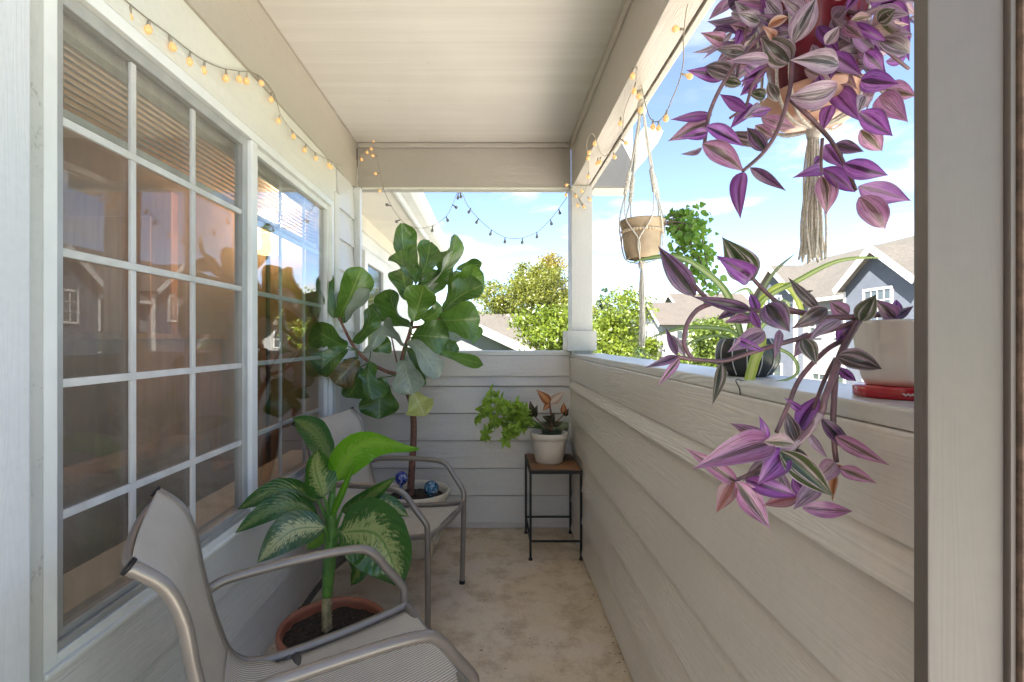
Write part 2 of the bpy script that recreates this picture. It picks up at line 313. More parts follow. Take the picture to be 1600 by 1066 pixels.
MT['door_wood'] = wood('honey_door_wood', (.36, .17, .06), (.50, .26, .10), 2)
MT['blind'] = simple('ivory_blind_slat', (.70, .68, .62), .5, vary=.04, bumpy=0)
MT['lamp_pole'] = simple('dark_lamp_pole', (.03, .033, .04), .35, .3)
MT['lamp_bowl'] = simple('glowing_lamp_bowl', (.9, .7, .45), .4, emit=(1., .66, .34), es=.55, bumpy=0)
MT['brown_edge'] = simple('brown_weatherstrip', (.13, .085, .06), .9, vary=.35, nscale=60, bumpy=.4)
def globe_m(name, c1, c2):
    def b(t, p, o):
        n = noise_tex(t, pos(t), 55, 3, .6, 1.2); c = ramp(t, n, [(.38, c1), (.52, c2), (.62, (.55, .62, .66))]); L(t, c, p.inputs['Base Color']); p.inputs['Roughness'].default_value = .05; p.inputs['Coat Weight'].default_value = 1; p.inputs['Transmission Weight'].default_value = .25
    return mat(name, b)
MT['globe_a'] = globe_m('cobalt_glass', (.006, .012, .22), (.015, .05, .42)); MT['globe_b'] = globe_m('teal_swirl_glass', (.004, .02, .12), (.02, .22, .34))
# outside
MT['grass'] = simple('lawn_grass', (.10, .16, .03), .9, vary=.35, nscale=3, bumpy=.6)
MT['bounce_concrete'] = simple('pale_bounce_concrete', (.58, .55, .51), .9, vary=.12, nscale=2)
def lap_far(name, col, pitch=.18):
    def b(t, p, o):
        g = N(t, 'ShaderNodeNewGeometry'); s = N(t, 'ShaderNodeSeparateXYZ'); L(t, g.outputs['Position'], s.inputs[0])
        f = M(t, 'FRACT', M(t, 'DIVIDE', s.outputs[2], pitch)); n = noise_tex(t, g.outputs['Position'], 2.5, 3, .6)
        c = mixcol(t, mrange(t, n, .3, .7), tuple(x * .92 for x in col), tuple(x * 1.06 for x in col)); L(t, c, p.inputs['Base Color']); p.inputs['Roughness'].default_value = .6; bump(t, p, M(t, 'SUBTRACT', 1., f), 1., .03)
    return mat(name, b)
MT['sid_grey'] = lap_far('far_grey_siding', (.15, .15, .152)); MT['sid_blue'] = lap_far('far_bluegrey_siding', (.062, .070, .088)); MT['sid_pale'] = lap_far('far_pale_siding', (.20, .197, .195))
def shingle_m(name, c1, c2):
    def b(t, p, o):
        v = pos(t); n = noise_tex(t, v, 9, 4, .7); k = noise_tex(t, v, 1.2, 3, .5); c = mixcol(t, mrange(t, n, .35, .7), c1, c2); c = mixcol(t, M(t, 'MULTIPLY', mrange(t, k, .4, .7), .3), c, tuple(x * .75 for x in c1)); L(t, c, p.inputs['Base Color']); p.inputs['Roughness'].default_value = .9; bump(t, p, n, .5, .03)
    return mat(name, b)
MT['roof_tan'] = shingle_m('tan_shingle', (.050, .045, .039), (.070, .062, .054)); MT['roof_red'] = shingle_m('reddish_shingle', (.052, .044, .038), (.072, .061, .053))
MT['far_trim'] = simple('far_white_trim', (.40, .395, .385), .5, vary=.05, nscale=3); MT['eave_grey'] = simple('shaded_eave_paint', (.24, .23, .225), .5, vary=.05, nscale=4)  # eave grey is darkened, its shading put into the colour
MT['white_trim'] = simple('exterior_white_trim', (.60, .595, .585), .5, vary=.04, nscale=3); MT['soffit'] = simple('pale_soffit', (.60, .56, .49), .6, vary=.05, nscale=3)
def dark_glass(t, p, o):
    p.inputs['Base Color'].default_value = (.05, .06, .065, 1); p.inputs['Roughness'].default_value = .05; p.inputs['Specular IOR Level'].default_value = .8
MT['far_glass'] = mat('far_window_glass', dark_glass)
MT['metal_flash'] = simple('metal_flashing', (.72, .71, .69), .4, .1)
# ---------------------------------------------------------------- geometry helpers
LOC = {}
def P(px, py, Y): return Vector(((px - VX) * Y / F, Y, EYE - (py - VY) * Y / F))
def tag(o, label=None, cat=None, group=None, kind=None):
    if label: o['label'] = label
    if cat: o['category'] = cat
    if group: o['group'] = group
    if kind: o['kind'] = kind
    return o
def thing(name, loc, label, cat, group=None, rz=0):
    o = bpy.data.objects.new(name, None); COL.objects.link(o); o.location = loc; o.rotation_euler = (0, 0, rz); o.empty_display_size = .1
    LOC[o.name] = Vector((0, 0, 0)) if rz else Vector(loc); return tag(o, label, cat, group)
def link(name, me, m, parent=None, smooth=True, off=None):
    o = bpy.data.objects.new(name, me); COL.objects.link(o)
    if m is not None: me.materials.append(m)
    if parent is not None:
        o.parent = parent; LOC[o.name] = LOC[parent.name]
    else: LOC[o.name] = Vector((0, 0, 0))
    if smooth:
        me.polygons.foreach_set('use_smooth', [True] * len(me.polygons))
    return o
def mesh(name, vs_, fs, m, parent=None, smooth=True, uvs=None):
    off = LOC[parent.name] if parent is not None else Vector((0, 0, 0))
    me = bpy.data.meshes.new(name); me.from_pydata([tuple(Vector(v) - off) for v in vs_], [], fs)
    if uvs:
        l = me.uv_layers.new(name='UVMap'); d = []
        for f in fs:
            for i in f: d += [uvs[i][0], uvs[i][1]]
        l.data.foreach_set('uv', d)
    me.update(); return link(name, me, m, parent, smooth)
def bm_obj(name, bm, m, parent=None, smooth=False):
    if parent is not None: bmesh.ops.translate(bm, verts=bm.verts, vec=-LOC[parent.name])
    bmesh.ops.recalc_face_normals(bm, faces=bm.faces)
    me = bpy.data.meshes.new(name); bm.to_mesh(me); bm.free(); return link(name, me, m, parent, smooth)
def box(name, x0, x1, y0, y1, z0, z1, m, parent=None, bev=.003):
    bm = bmesh.new(); bmesh.ops.create_cube(bm, size=1)
    bmesh.ops.scale(bm, vec=(x1 - x0, y1 - y0, z1 - z0), verts=bm.verts); bmesh.ops.translate(bm, vec=((x0 + x1) / 2, (y0 + y1) / 2, (z0 + z1) / 2), verts=bm.verts)
    if bev: bmesh.ops.bevel(bm, geom=bm.edges[:], offset=bev, segments=2, profile=.6, affect='EDGES')
    return bm_obj(name, bm, m, parent)
def prism(name, poly, axis, a0, a1, m, parent=None, bev=0):
    """poly: 2-D outline in the two other axes (in x,y,z order), extruded along axis from a0 to a1"""
    def v3(p, a_):
        c = list(p); c.insert(axis, a_); return c
    bm = bmesh.new(); A = [bm.verts.new(v3(p, a0)) for p in poly]; B = [bm.verts.new(v3(p, a1)) for p in poly]; n = len(poly)
    bm.faces.new(A); bm.faces.new(B[::-1])
    for i in range(n): bm.faces.new((A[i], A[(i + 1) % n], B[(i + 1) % n], B[i]))
    if bev: bmesh.ops.bevel(bm, geom=bm.edges[:], offset=bev, segments=1, affect='EDGES')
    return bm_obj(name, bm, m, parent)
def crom(pts, k=6):
    pts = [Vector(p) for p in pts]; out_ = []
    for i in range(len(pts) - 1):
        p0 = pts[max(i - 1, 0)]; p1 = pts[i]; p2 = pts[i + 1]; p3 = pts[min(i + 2, len(pts) - 1)]
        for j in range(k):
            t = j / k; out_.append(.5 * ((2 * p1) + (p2 - p0) * t + (2 * p0 - 5 * p1 + 4 * p2 - p3) * t * t + (3 * p1 - p0 - 3 * p2 + p3) * t ** 3))
    out_.append(pts[-1]); return out_
def tube_geo(pts, r, n=10, vs_=None, fs=None, flat=None):
    """append a tube to vs_/fs; r is a number or a list; flat scales the cross-section's second axis"""
    vs_ = [] if vs_ is None else vs_; fs = [] if fs is None else fs; b0 = len(vs_); m_ = len(pts); up = None
    for i, p in enumerate(pts):
        t = (pts[min(i + 1, m_ - 1)] - pts[max(i - 1, 0)]).normalized()
        if up is None:
            up = Vector((0, 0, 1)) if abs(t.z) < .9 else Vector((0, 1, 0))
        s = t.cross(up)
        if s.length < 1e-6: s = t.orthogonal()
        s.normalize(); up = s.cross(t).normalized()
        rr = r if isinstance(r, (int, float)) else r[min(len(r) - 1, int(round(i / (m_ - 1) * (len(r) - 1))))] if len(r) != m_ else r[i]
        for j in range(n):
            a_ = 2 * math.pi * j / n; vs_.append(p + s * (math.cos(a_) * rr) + up * (math.sin(a_) * rr * (flat or 1)))
    for i in range(m_ - 1):
        for j in range(n):
            fs.append((b0 + i * n + j, b0 + i * n + (j + 1) % n, b0 + (i + 1) * n + (j + 1) % n, b0 + (i + 1) * n + j))
    fs.append(tuple(b0 + j for j in range(n - 1, -1, -1))); fs.append(tuple(b0 + (m_ - 1) * n + j for j in range(n)))
    return vs_, fs
def tube(name, pts, r, m, parent=None, n=10, smooth_k=6, flat=None):
    pts = [Vector(p) for p in pts]
    if smooth_k and len(pts) > 2:
        q = crom(pts, smooth_k)
        if not isinstance(r, (int, float)):
            k = len(r) - 1; r = [r[int(i / (len(q) - 1) * k)] * (1 - (i / (len(q) - 1) * k) % 1) + r[min(k, int(i / (len(q) - 1) * k) + 1)] * ((i / (len(q) - 1) * k) % 1) for i in range(len(q))]
        pts = q
    elif not isinstance(r, (int, float)) and len(r) != len(pts):
        r = [r[0] + (r[-1] - r[0]) * i / (len(pts) - 1) for i in range(len(pts))]
    v, f = tube_geo(pts, r, n, flat=flat); return mesh(name, v, f, m, parent)
def lathe(name, prof, c, m, parent=None, n=48, cap=True):
    c = Vector(c); v = []; f = []
    for r, z in prof:
        for j in range(n):
            a_ = 2 * math.pi * j / n; v.append(c + Vector((r * math.cos(a_), r * math.sin(a_), z)))
    for i in range(len(prof) - 1):
        for j in range(n): f.append((i * n + j, i * n + (j + 1) % n, (i + 1) * n + (j + 1) % n, (i + 1) * n + j))
    if cap: f.append(tuple(range(n - 1, -1, -1))); f.append(tuple((len(prof) - 1) * n + j for j in range(n)))
    o = mesh(name, v, f, m, parent); return o
def disc(name, c, r, m, parent, n=40, rough=.006, dome=.0):
    c = Vector(c); v = []; f = []; rings = 7
    for i in range(rings + 1):
        for j in range(n):
            a_ = 2 * math.pi * j / n; q = r * i / rings
            v.append(c + Vector((q * math.cos(a_), q * math.sin(a_), rnd.uniform(-rough, rough) + dome * (1 - (i / rings) ** 2))))
    for i in range(rings):
        for j in range(n): f.append((i * n + j, i * n + (j + 1) % n, (i + 1) * n + (j + 1) % n, (i + 1) * n + j))
    return mesh(name, v, f, m, parent)
PROF = {
 'ovate': [(0, .10), (.06, .42), (.16, .76), (.28, .97), (.38, 1), (.52, .88), (.66, .66), (.8, .38), (.91, .15), (1, .0)],
 'fiddle': [(0, .12), (.08, .36), (.2, .50), (.34, .58), (.48, .74), (.64, .96), (.76, 1), (.88, .86), (.96, .5), (1, .12)],
 'dieff': [(0, .06), (.06, .46), (.16, .80), (.32, 1), (.5, .98), (.66, .80), (.8, .54), (.91, .26), (1, .0)],
 'strap': [(0, .7), (.2, 1), (.6, .95), (.85, .6), (1, .0)],
}
def prof_w(k, v):
    q = PROF[k]
    for (a0, w0), (a1, w1) in zip(q, q[1:]):
        if v <= a1: t = (v - a0) / (a1 - a0); return w0 + (w1 - w0) * t
    return 0
def leaf_geo(path, width, normal, prof='ovate', fold=.25, nu=3, wav=0., seed=0):
    """blade along a path (list of points); returns verts, faces, uvs"""
    q = path; m_ = len(q); v = []; f = []; uv = []; lens = [0]
    for a_, b_ in zip(q, q[1:]): lens.append(lens[-1] + (b_ - a_).length)
    tot = lens[-1] or 1e-6; rr = random.Random(seed); ph = rr.uniform(0, 6.28)
    for i, p in enumerate(q):
        t = (q[min(i + 1, m_ - 1)] - q[max(i - 1, 0)]).normalized(); side = normal.cross(t)
        if side.length < 1e-4: side = t.orthogonal()
        side.normalize(); nn = t.cross(side).normalized(); vv = lens[i] / tot; hw = prof_w(prof, vv) * width / 2
        for j in range(-nu, nu + 1):
            s = j / nu; v.append(p + side * (s * hw * (1 - .12 * abs(fold))) + nn * (fold * hw * (abs(s) ** 1.4) + wav * width * math.sin(vv * 11 + ph + (1.5 if s > 0 else 0)) * s * s)); uv.append(((s + 1) / 2, vv))
    k = 2 * nu + 1
    for i in range(m_ - 1):
        for j in range(k - 1): f.append((i * k + j, i * k + j + 1, (i + 1) * k + j + 1, (i + 1) * k + j))
    return v, f, uv
CAM = Vector((0, 0, EYE))
def leaf(name, parent, base, tip, width, m, prof='ovate', bow=.12, fold=.28, tilt=22, nseg=12, wav=.0, petiole=0, mid=None, nu=3):
    base = Vector(base); tip = Vector(tip); ax = tip - base; mp = (base + tip) / 2; n = (CAM - mp).normalized()
    n = n + Vector((rnd.gauss(0, 1), rnd.gauss(0, 1), rnd.gauss(0, 1))) * math.tan(R(tilt)) * .5; n -= ax * (n.dot(ax) / max(ax.length_squared, 1e-9)); n.normalize()
    b = bow * rnd.uniform(.5, 1.3) * ax.length
    if mid is not None: path = crom([base, Vector(mid), tip], nseg // 2)
    else: path = [base + ax * (i / nseg) + n * (b * math.sin(math.pi * (i / nseg) ** .9)) for i in range(nseg + 1)]
    v, f, uv = leaf_geo(path, width, n, prof, fold * rnd.uniform(.6, 1.3), nu, wav, rnd.random())
    return mesh(name, v, f, m, parent, True, uv)
# ---------------------------------------------------------------- the balcony itself
struct = lambda o: tag(o, kind='structure')
XR, XL, YB, ZC, ZB = .483, -.84, 3.048, 2.349, 2.069     # right wall, left wall, back wall, ceiling, beam underside
floor = struct(box('balcony_floor', -.86, .62, -1.2, 3.2, -.16, 0, MT['concrete'], None, 0))
ceil = thing('balcony_ceiling', (-.2, 1.5, ZC), 'taupe painted balcony ceiling of wide boards with a crosswise seam', 'ceiling'); tag(ceil, kind='structure')
for i, (y0, y1) in enumerate([(1.25, 2.014), (2.0175, 3.13)]): box('ceiling_board', -.87, .60, y0, y1, ZC + .002 * (i % 2), ZC + .02, MT['ceiling'], ceil, .0015)
roof = thing('balcony_roof', (-.2, 1.5, ZC + .1), 'roof over the balcony with an eave corner beyond the post', 'roof'); tag(roof, kind='structure')
box('roof_deck', -.89, .66, 1.25, 3.2, 2.44, 2.56, MT['soffit'], roof, 0)
box('added_sun_block', -6.0, -.905, -3.4, 3.2, 2.4395, 4.8, MT['cream'], roof, 0)  # unseen storey added over the room to keep sun off the balcony
ev = box('eave_box', .604, .842, 3.0, 3.19, ZB + .002, 2.437, MT['eave_grey'], roof, .004)
box('eave_soffit_panel', .612, .83, 3.012, 3.165, ZB - .006, ZB, MT['soffit'], roof, .001)
prism('eave_fascia', [(.846, 2.16), (.90, 2.42), (1.02, 2.40), (.99, 2.335), (.90, 2.215)], 1, 2.98, 3.16, MT['cream'], roof, .003)
LAPS = [.858, .693, .526, .359, .192, .026]
def lap_board_y(x_face, dirx, y0, y1, z0, z1, m, parent, lap=.021):
    """clapboard running along Y, thick bottom edge; dirx = +1 when the wall body lies at larger x"""
    xb = x_face - dirx * lap; return prism('siding_board', [(xb, z0), (xb, z0 + .003), (x_face, z1), (x_face + dirx * .012, z1), (x_face + dirx * .012, z0 + .012)], 1, y0, y1, m, parent, .0012)
def lap_board_x(y_face, x0, x1, z0, z1, m, parent, lap=.013):
    yb = y_face - lap; z1 = z1 - .0175; return prism('siding_board', [(yb, z0), (yb, z0 + .003), (y_face, z1), (y_face + .012, z1), (y_face + .012, z0 + .012)], 0, x0, x1, m, parent, .0012)
hw = thing('half_wall', (.54, 1.6, 0), 'taupe lap-sided half wall along the right with plant pots standing on its cap', 'half wall')
box('wall_core', XR + .013, .60, .52, 3.03, -.1, 1.035, MT['right_wall'], hw, 0)
zz = [.925] + LAPS
for i in range(len(LAPS)): lap_board_y(XR, 1, .521, 3.028, LAPS[i], zz[i] + .012, MT['right_wall'], hw)
box('base_strip', XR + .002, XR + .012, .53, 3.027, .002, .030, MT['right_wall'], hw, .001)
box('trim_board', XR - .016, XR + .012, .522, 3.027, .915, 1.0425, MT['right_wall'], hw, .003)
box('cap', .4715, .64, .515, 3.034, 1.0435, 1.0696, MT['cap'], hw, .004)
bw = thing('half_wall', (-.2, YB + .06, 0), 'taupe lap-sided half wall at the far end behind the plant stand', 'half wall')
box('wall_core', -.84, .60, YB + .013, 3.17, -.1, 1.045, MT['back_wall'], bw, 0)
for i in range(len(LAPS)): lap_board_x(YB, -.80, XR - .008, LAPS[i] + .012, zz[i] + .024, MT['back_wall'], bw)
box('base_strip', -.80, XR - .003, YB + .002, YB + .012, .002, .042, MT['back_wall'], bw, .001)
box('trim_board', -.797, XR - .017, YB - .017, YB + .012, .930, 1.0545, MT['back_wall'], bw, .003)
box('cap', -.797, .47, YB - .022, 3.19, 1.0555, 1.083, MT['cap_x'], bw, .004)
box('corner_strip', XR - .010, XR + .014, YB - .022, YB + .0, .0, 1.043, MT['back_wall'], bw, .002)
po = thing('corner_post', (.53, 3.03, 1.07), 'square taupe corner post rising from the railing cap beside the plant stand corner', 'post')
box('shaft', .467, .592, 2.962, 3.10, 1.0697, ZB - .001, MT['post'], po, .004)
box('plinth', .437, .612, 2.938, 3.12, 1.0840, 1.2035, MT['post'], po, .004)
bb = thing('ceiling_beam', (-.2, 3.09, ZB), 'taupe beam crossing the far end below the ceiling with string lights', 'beam')
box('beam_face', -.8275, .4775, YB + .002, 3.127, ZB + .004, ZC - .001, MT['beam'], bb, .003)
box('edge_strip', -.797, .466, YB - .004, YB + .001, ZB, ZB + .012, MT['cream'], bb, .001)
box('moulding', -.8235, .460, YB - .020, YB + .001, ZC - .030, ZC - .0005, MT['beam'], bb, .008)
rb = thing('ceiling_beam', (.53, 1.5, ZB), 'taupe beam over the right railing carrying the hanging plants', 'beam')
box('beam_face', .478, .572, .78, 2.9615, ZB, ZC - .001, MT['beam_y'], rb, .003)
box('outer_board', .578, .600, .78, 2.9995, ZB - .006, ZC + .06, MT['beam_y'], rb, .003)
box('groove_back', .5725, .5775, .78, 2.96, ZB + .012, ZC, MT['beam_y'], rb, 0)
box('beam_end', .4785, .572, 2.9625, 3.045, ZB + .0005, ZC - .002, MT['beam_y'], rb, 0)
box('moulding', .466, .4775, .86, 3.026, ZC - .045, ZC - .0005, MT['beam_y'], rb, .004)
box('moulding', .4605, .4655, .86, 3.024, ZC - .012, ZC - .0005, MT['beam_y'], rb, .002)
lf = thing('frieze_beam', (-.84, 1.5, ZB), 'taupe boxed beam along the left above the window wall', 'beam')
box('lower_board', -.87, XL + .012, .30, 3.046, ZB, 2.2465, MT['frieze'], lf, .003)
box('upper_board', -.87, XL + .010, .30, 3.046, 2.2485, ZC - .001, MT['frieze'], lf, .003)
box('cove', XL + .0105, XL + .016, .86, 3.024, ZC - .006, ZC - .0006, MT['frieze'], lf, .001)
# left house wall with its window
WY0, WY1, WZ0, WZ1 = .918, 2.60, .522, 1.868
lw = thing('house_wall', (XL, 2, 0), 'pale painted house wall on the left around the big window', 'wall')
box('wall_panel', -.90, XL + .001, WY0 - .06, 2.668, WZ1 - .002, 2.10, MT['cream'], lw, 0)
box('wall_core', -.90, XL - .013, -1.2, 3.06, -.1, WZ0 + .005, MT['left_wall'], lw, 0)
box('wall_end', -.90, XL - .013, WY1 - .005, 3.06, WZ0 + .006, 2.10, MT['left_wall'], lw, 0)
box('window_apron', XL - .012, XL + .014, WY0 - .05, 2.668, .362, WZ0 - .002, MT['left_wall'], lw, .004)
for z0, z1 in ((.192, .374), (.026, .204)): lap_board_y(XL, -1, .40, 2.998, z0, z1, MT['left_wall'], lw, .012)
box('base_strip', XL - .01, XL + .006, .40, 2.998, .0, .027, MT['left_wall'], lw, .001)
zs = [.362, .526, .693, .860, 1.027, 1.194, 1.361, 1.528, 1.695, 1.862, 2.068]
for z0, z1 in zip(zs, zs[1:]): lap_board_y(XL, -1, 2.692, 2.998, z0 + .004, z1 + .016, MT['left_wall'], lw, .014)
box('side_casing', XL - .012, XL + .016, 2.612, 2.690, WZ0 - .16, WZ1 + .06, MT['cream'], lw, .003)
box('head_casing', XL - .012, XL + .012, WY0 - .05, 2.611, WZ1 + .002, WZ1 + .055, MT['cream'], lw, .003)
box('corner_board', XL, -.798, 3.0, YB - .0005, 0, ZB - .001, MT['jamb'], lw, .003)
jb = thing('door_jamb', (-.82, .6, 0), 'pale vertical jamb board at the left edge next to the window', 'jamb')
box('jamb_board', -.90, -.797, .30, .862, -.05, 2.068, MT['jamb'], jb, .004)
box('worn_stop', -.90, -.824, .863, .9165, -.05, 2.068, MT['old_trim'], jb, .003)
dc = thing('door_casing', (.48, .5, 0), 'broad taupe door casing filling the right edge', 'door casing')
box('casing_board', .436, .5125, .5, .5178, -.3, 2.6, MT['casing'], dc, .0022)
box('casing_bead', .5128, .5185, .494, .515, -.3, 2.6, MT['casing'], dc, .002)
box('weatherstrip', .519, .60, .489, .513, -.3, 2.6, MT['brown_edge'], dc, .003)
# window
wi = thing('sliding_window', (-.86, 1.75, WZ0), 'two-sash white gridded sliding window with a screened left half', 'window')
GX = -.868
def frame_rect(name, x0, x1, y0, y1, z0, z1, tk, m, parent, bev=.002):
    o = box(name, x0, x1, y0, y0 + tk, z0, z1, m, parent, bev); box(name, x0, x1, y1 - tk, y1, z0, z1, m, parent, bev)
    box(name, x0 + .0005, x1 - .0005, y0 + tk, y1 - tk, z1 - tk, z1, m, parent, bev); box(name, x0 + .0005, x1 - .0005, y0 + tk, y1 - tk, z0, z0 + tk, m, parent, bev); return o
frame_rect('frame', -.90, -.826, WY0, WY1, WZ0, WZ1, .030, MT['vinyl'], wi)
for k, (y0, y1) in enumerate(((.949, 1.715), (1.760, 2.569))):
    x0 = -.872 if k == 0 else -.880
    frame_rect('sash', x0, x0 + (.030 if k == 0 else .036), y0, y1, WZ0 + .0305, WZ1 - .0305, .030 if k == 0 else .026, MT['alu'] if k == 0 else MT['vinyl'], wi)
box('meeting_stile', -.884, -.828, 1.7155, 1.7595, WZ0 + .031, WZ1 - .031, MT['vinyl'], wi, .003)
box('sill_track', -.842, -.832, .95, 1.714, WZ0 + .0305, WZ0 + .0455, MT['alu'], wi, .002)
box('sill_lip', -.8395, -.818, WY0 - .001, WY1 + .01, WZ0 - .0015, WZ0 + .010, MT['vinyl'], wi, .003)
rows = [.802, 1.062, 1.321, 1.580]
for gx, y0, y1, cols, gm, nm in ((-.858, .978, 1.686, (1.18, 1.417), 'glass', 0), (-.860, 1.785, 2.544, (2.046, 2.300), 'glass2', 1)):
    pn = box('pane', gx - .004, gx, y0, y1, WZ0 + .058, WZ1 - .058, MT[gm], wi, 0)
    dm = 0 if nm == 0 else -.0165
    for z in rows: box('muntin', gx + .001 + dm, gx + .0105 + dm, y0, y1, z - .0085, z + .0085, MT['muntin'], pn, .002)
    for y in cols:
        ed = [WZ0 + .058] + rows + [WZ1 - .058]
        for z0, z1 in zip(ed, ed[1:]): box('muntin', gx + .0015 + dm, gx + .010 + dm, y - .0085, y + .0085, z0 + .0088, z1 - .0088, MT['muntin'], pn, .002)
box('insect_screen', -.8462, -.8457, .979, 1.685, WZ0 + .061, WZ1 - .061, MT['screen'], wi, 0)
# room behind the window
rm = thing('living_room', (-2.5, 1.5, 0), 'tan walled living room behind the window', 'room'); tag(rm, kind='structure')
box('room_wall', -4.6, -4.5, -2.5, 3.2, -.1, 2.43, MT['room_wall'], rm, 0); box('room_wall', -4.5, -.905, 3.1, 3.2, -.1, 2.43, MT['room_wall'], rm, 0); box('room_wall', -4.5, -.905, -2.5, -2.4, -.1, 2.43, MT['room_wall'], rm, 0)
box('room_floor', -4.5, -.905, -2.4, 3.1, -.14, -.01, MT['room_floor'], rm, 0); box('room_ceiling', -4.5, -.905, -2.4, 3.1, 2.405, 2.438, MT['room_white'], rm, 0)
box('outer_wall', -.985, -.905, -2.4, WY0 - .03, -.008, 2.40, MT['room_wall'], rm, 0); box('outer_wall', -.985, -.905, WY1 + .03, 3.098, -.008, 2.40, MT['room_wall'], rm, 0)
box('outer_wall', -.985, -.905, WY0 - .028, WY1 + .028, -.008, WZ0 + .02, MT['room_wall'], rm, 0); box('outer_wall', -.985, -.905, WY0 - .028, WY1 + .028, WZ1 - .02, 2.40, MT['room_wall'], rm, 0)
box('inner_sill', -1.06, -.906, WY0 - .027, WY1 + .027, WZ0 + .0205, WZ0 + .048, MT['room_white'], rm, .003)
bl = thing('window_blind', (-.93, 1.7, 1.85), 'ivory slatted blind drawn up to the top behind the window panes', 'blind')
box('head_rail', -.955, -.909, .95, 2.57, 1.805, 1.845, MT['blind'], bl, .002)
for i in range(10): prism('slat', [(-.950, 1.803 - i * .0165), (-.948, 1.804 - i * .0165), (-.914, 1.790 - i * .0165), (-.916, 1.789 - i * .0165)], 1, .95 + rnd.uniform(-.004, .004), 2.57 + rnd.uniform(-.004, .004), MT['blind'], bl)
box('bottom_rail', -.953, -.911, .95, 2.57, 1.622, 1.640, MT['blind'], bl, .002)
lp = thing('floor_lamp', (-1.26, 2.80, 0), 'lit uplighter floor lamp with a glowing bowl seen through the far sash', 'lamp')
tube('pole', [(-1.26, 2.80, 0.02), (-1.26, 2.80, 1.62)], .013, MT['lamp_pole'], lp, 12); lathe('base', [(.13, 0), (.13, .015), (.03, .03), (.013, .05)], (-1.26, 2.80, -.009), MT['lamp_pole'], lp)
lathe('bowl', [(.012, 0), (.06, .012), (.105, .05), (.135, .105), (.131, .106), (.10, .055), (.055, .02), (.01, .01)], (-1.26, 2.80, 1.62), MT['lamp_bowl'], lp, cap=False)
ld = bpy.data.lights.new('lamp_light', 'POINT'); lo = bpy.data.objects.new('lamp_light', ld); COL.objects.link(lo); lo.parent = lp; lo.location = (0, 0, 1.80); ld.energy = 3.6; ld.color = (1, .72, .44); ld.shadow_soft_size = .08
cb_ = thing('interior_door', (-2.3, 3.0, 0), 'honey coloured wooden door inside the room', 'door')
box('door_leaf', -2.75, -1.95, 3.03, 3.095, 0, 2.05, MT['door_wood'], cb_, .004)
for z0, z1 in ((.15, .85), (1.0, 1.9)): box('door_panel', -2.63, -2.07, 3.018, 3.029, z0, z1, MT['door_wood'], cb_, .006)
sf = thing('wooden_cabinet', (-1.8, 2.6, 0), 'tall wooden cabinet standing in the room behind the lamp', 'cabinet')
box('carcass', -2.05, -1.60, 2.2, 2.95, -.008, 1.15, MT['door_wood'], sf, .005); box('top', -2.07, -1.58, 2.18, 2.97, 1.151, 1.18, MT['door_wood'], sf, .004)
sofa = thing('brown_sofa', (-1.6, 1.6, 0), 'brown sofa with its back to the window inside the room', 'sofa')
box('sofa_back', -1.42, -1.22, .7, 2.2, .05, .74, MT['room_floor'], sofa, .05); box('sofa_seat', -2.1, -1.425, .7, 2.2, .05, .42, MT['room_floor'], sofa, .05)
for y0 in (.5, 2.205): box('sofa_arm', -2.1, -1.22, y0, y0 + .19, .05, .58, MT['room_floor'], sofa, .05)
# ---------------------------------------------------------------- outside: ground, houses, trees
ZG = -2.75
def sheet(name, x0, x1, y0, y1, z, m): return struct(mesh(name, [(x0, y0, z), (x1, y0, z), (x1, y1, z), (x0, y1, z)], [(0, 1, 2, 3)], m, None, False))
sheet('lawn', -600, 900, -300, 1500, ZG, MT['grass']); sheet('bounce_yard', -40, .9, -60, -3.6, ZG + .006, MT['bounce_concrete']); sheet('bounce_drive', .9, 14.2, -60, 60, ZG + .006, MT['bounce_concrete'])  # pale concrete sheets added to bounce sunlight up under the balcony roof
def far_window(parent, face, c, w_, h_, z0, grid=(2, 2)):
    """face: '-x' or '-y'; c = (plane coordinate, centre along the wall)"""
    pl, ce = c
    def bx(n, a0, a1, zz0, zz1, d0, d1, m, par):
        return box(n, pl - d1, pl - d0, a0, a1, zz0, zz1, m, par, 0) if face == '-x' else box(n, a0, a1, pl - d1, pl - d0, zz0, zz1, m, par, 0)
    f = bx('window', ce - w_ / 2, ce + w_ / 2, z0, z0 + h_, -.02, .02, MT['far_glass'], parent); t = .09
    for n, a0, a1, b0, b1 in (('window_frame', ce - w_ / 2 - t, ce - w_ / 2, z0 - t, z0 + h_ + t), ('window_frame', ce + w_ / 2, ce + w_ / 2 + t, z0 - t, z0 + h_ + t), ('window_frame', ce - w_ / 2, ce + w_ / 2, z0 + h_, z0 + h_ + t), ('window_frame', ce - w_ / 2, ce + w_ / 2, z0 - t, z0)):
        bx(n, a0, a1, b0, b1, -.02, .05, MT['far_trim'], f)
    for i in range(1, grid[0]): a_ = ce - w_ / 2 + w_ * i / grid[0]; bx('window_bar', a_ - .02, a_ + .02, z0, z0 + h_, .02, .035, MT['far_trim'], f)
    for i in range(1, grid[1]): a_ = z0 + h_ * i / grid[1]; bx('window_bar', ce - w_ / 2, ce + w_ / 2, a_ - .02, a_ + .02, .0201, .0352, MT['far_trim'], f)
def slab(name, pts, th, m, parent):
    """a roof plane given by 4 top points, thickened downwards"""
    pts = [Vector(p) for p in pts]; n = (pts[1] - pts[0]).cross(pts[2] - pts[0]).normalized()
    if n.z < 0: n = -n
    lo_ = [p - n * th for p in pts]; k = len(pts)
    return mesh(name, pts + lo_, [tuple(range(k)), tuple(range(2 * k - 1, k - 1, -1))] + [(i, i + k, (i + 1) % k + k, (i + 1) % k) for i in range(k)], m, parent, False)
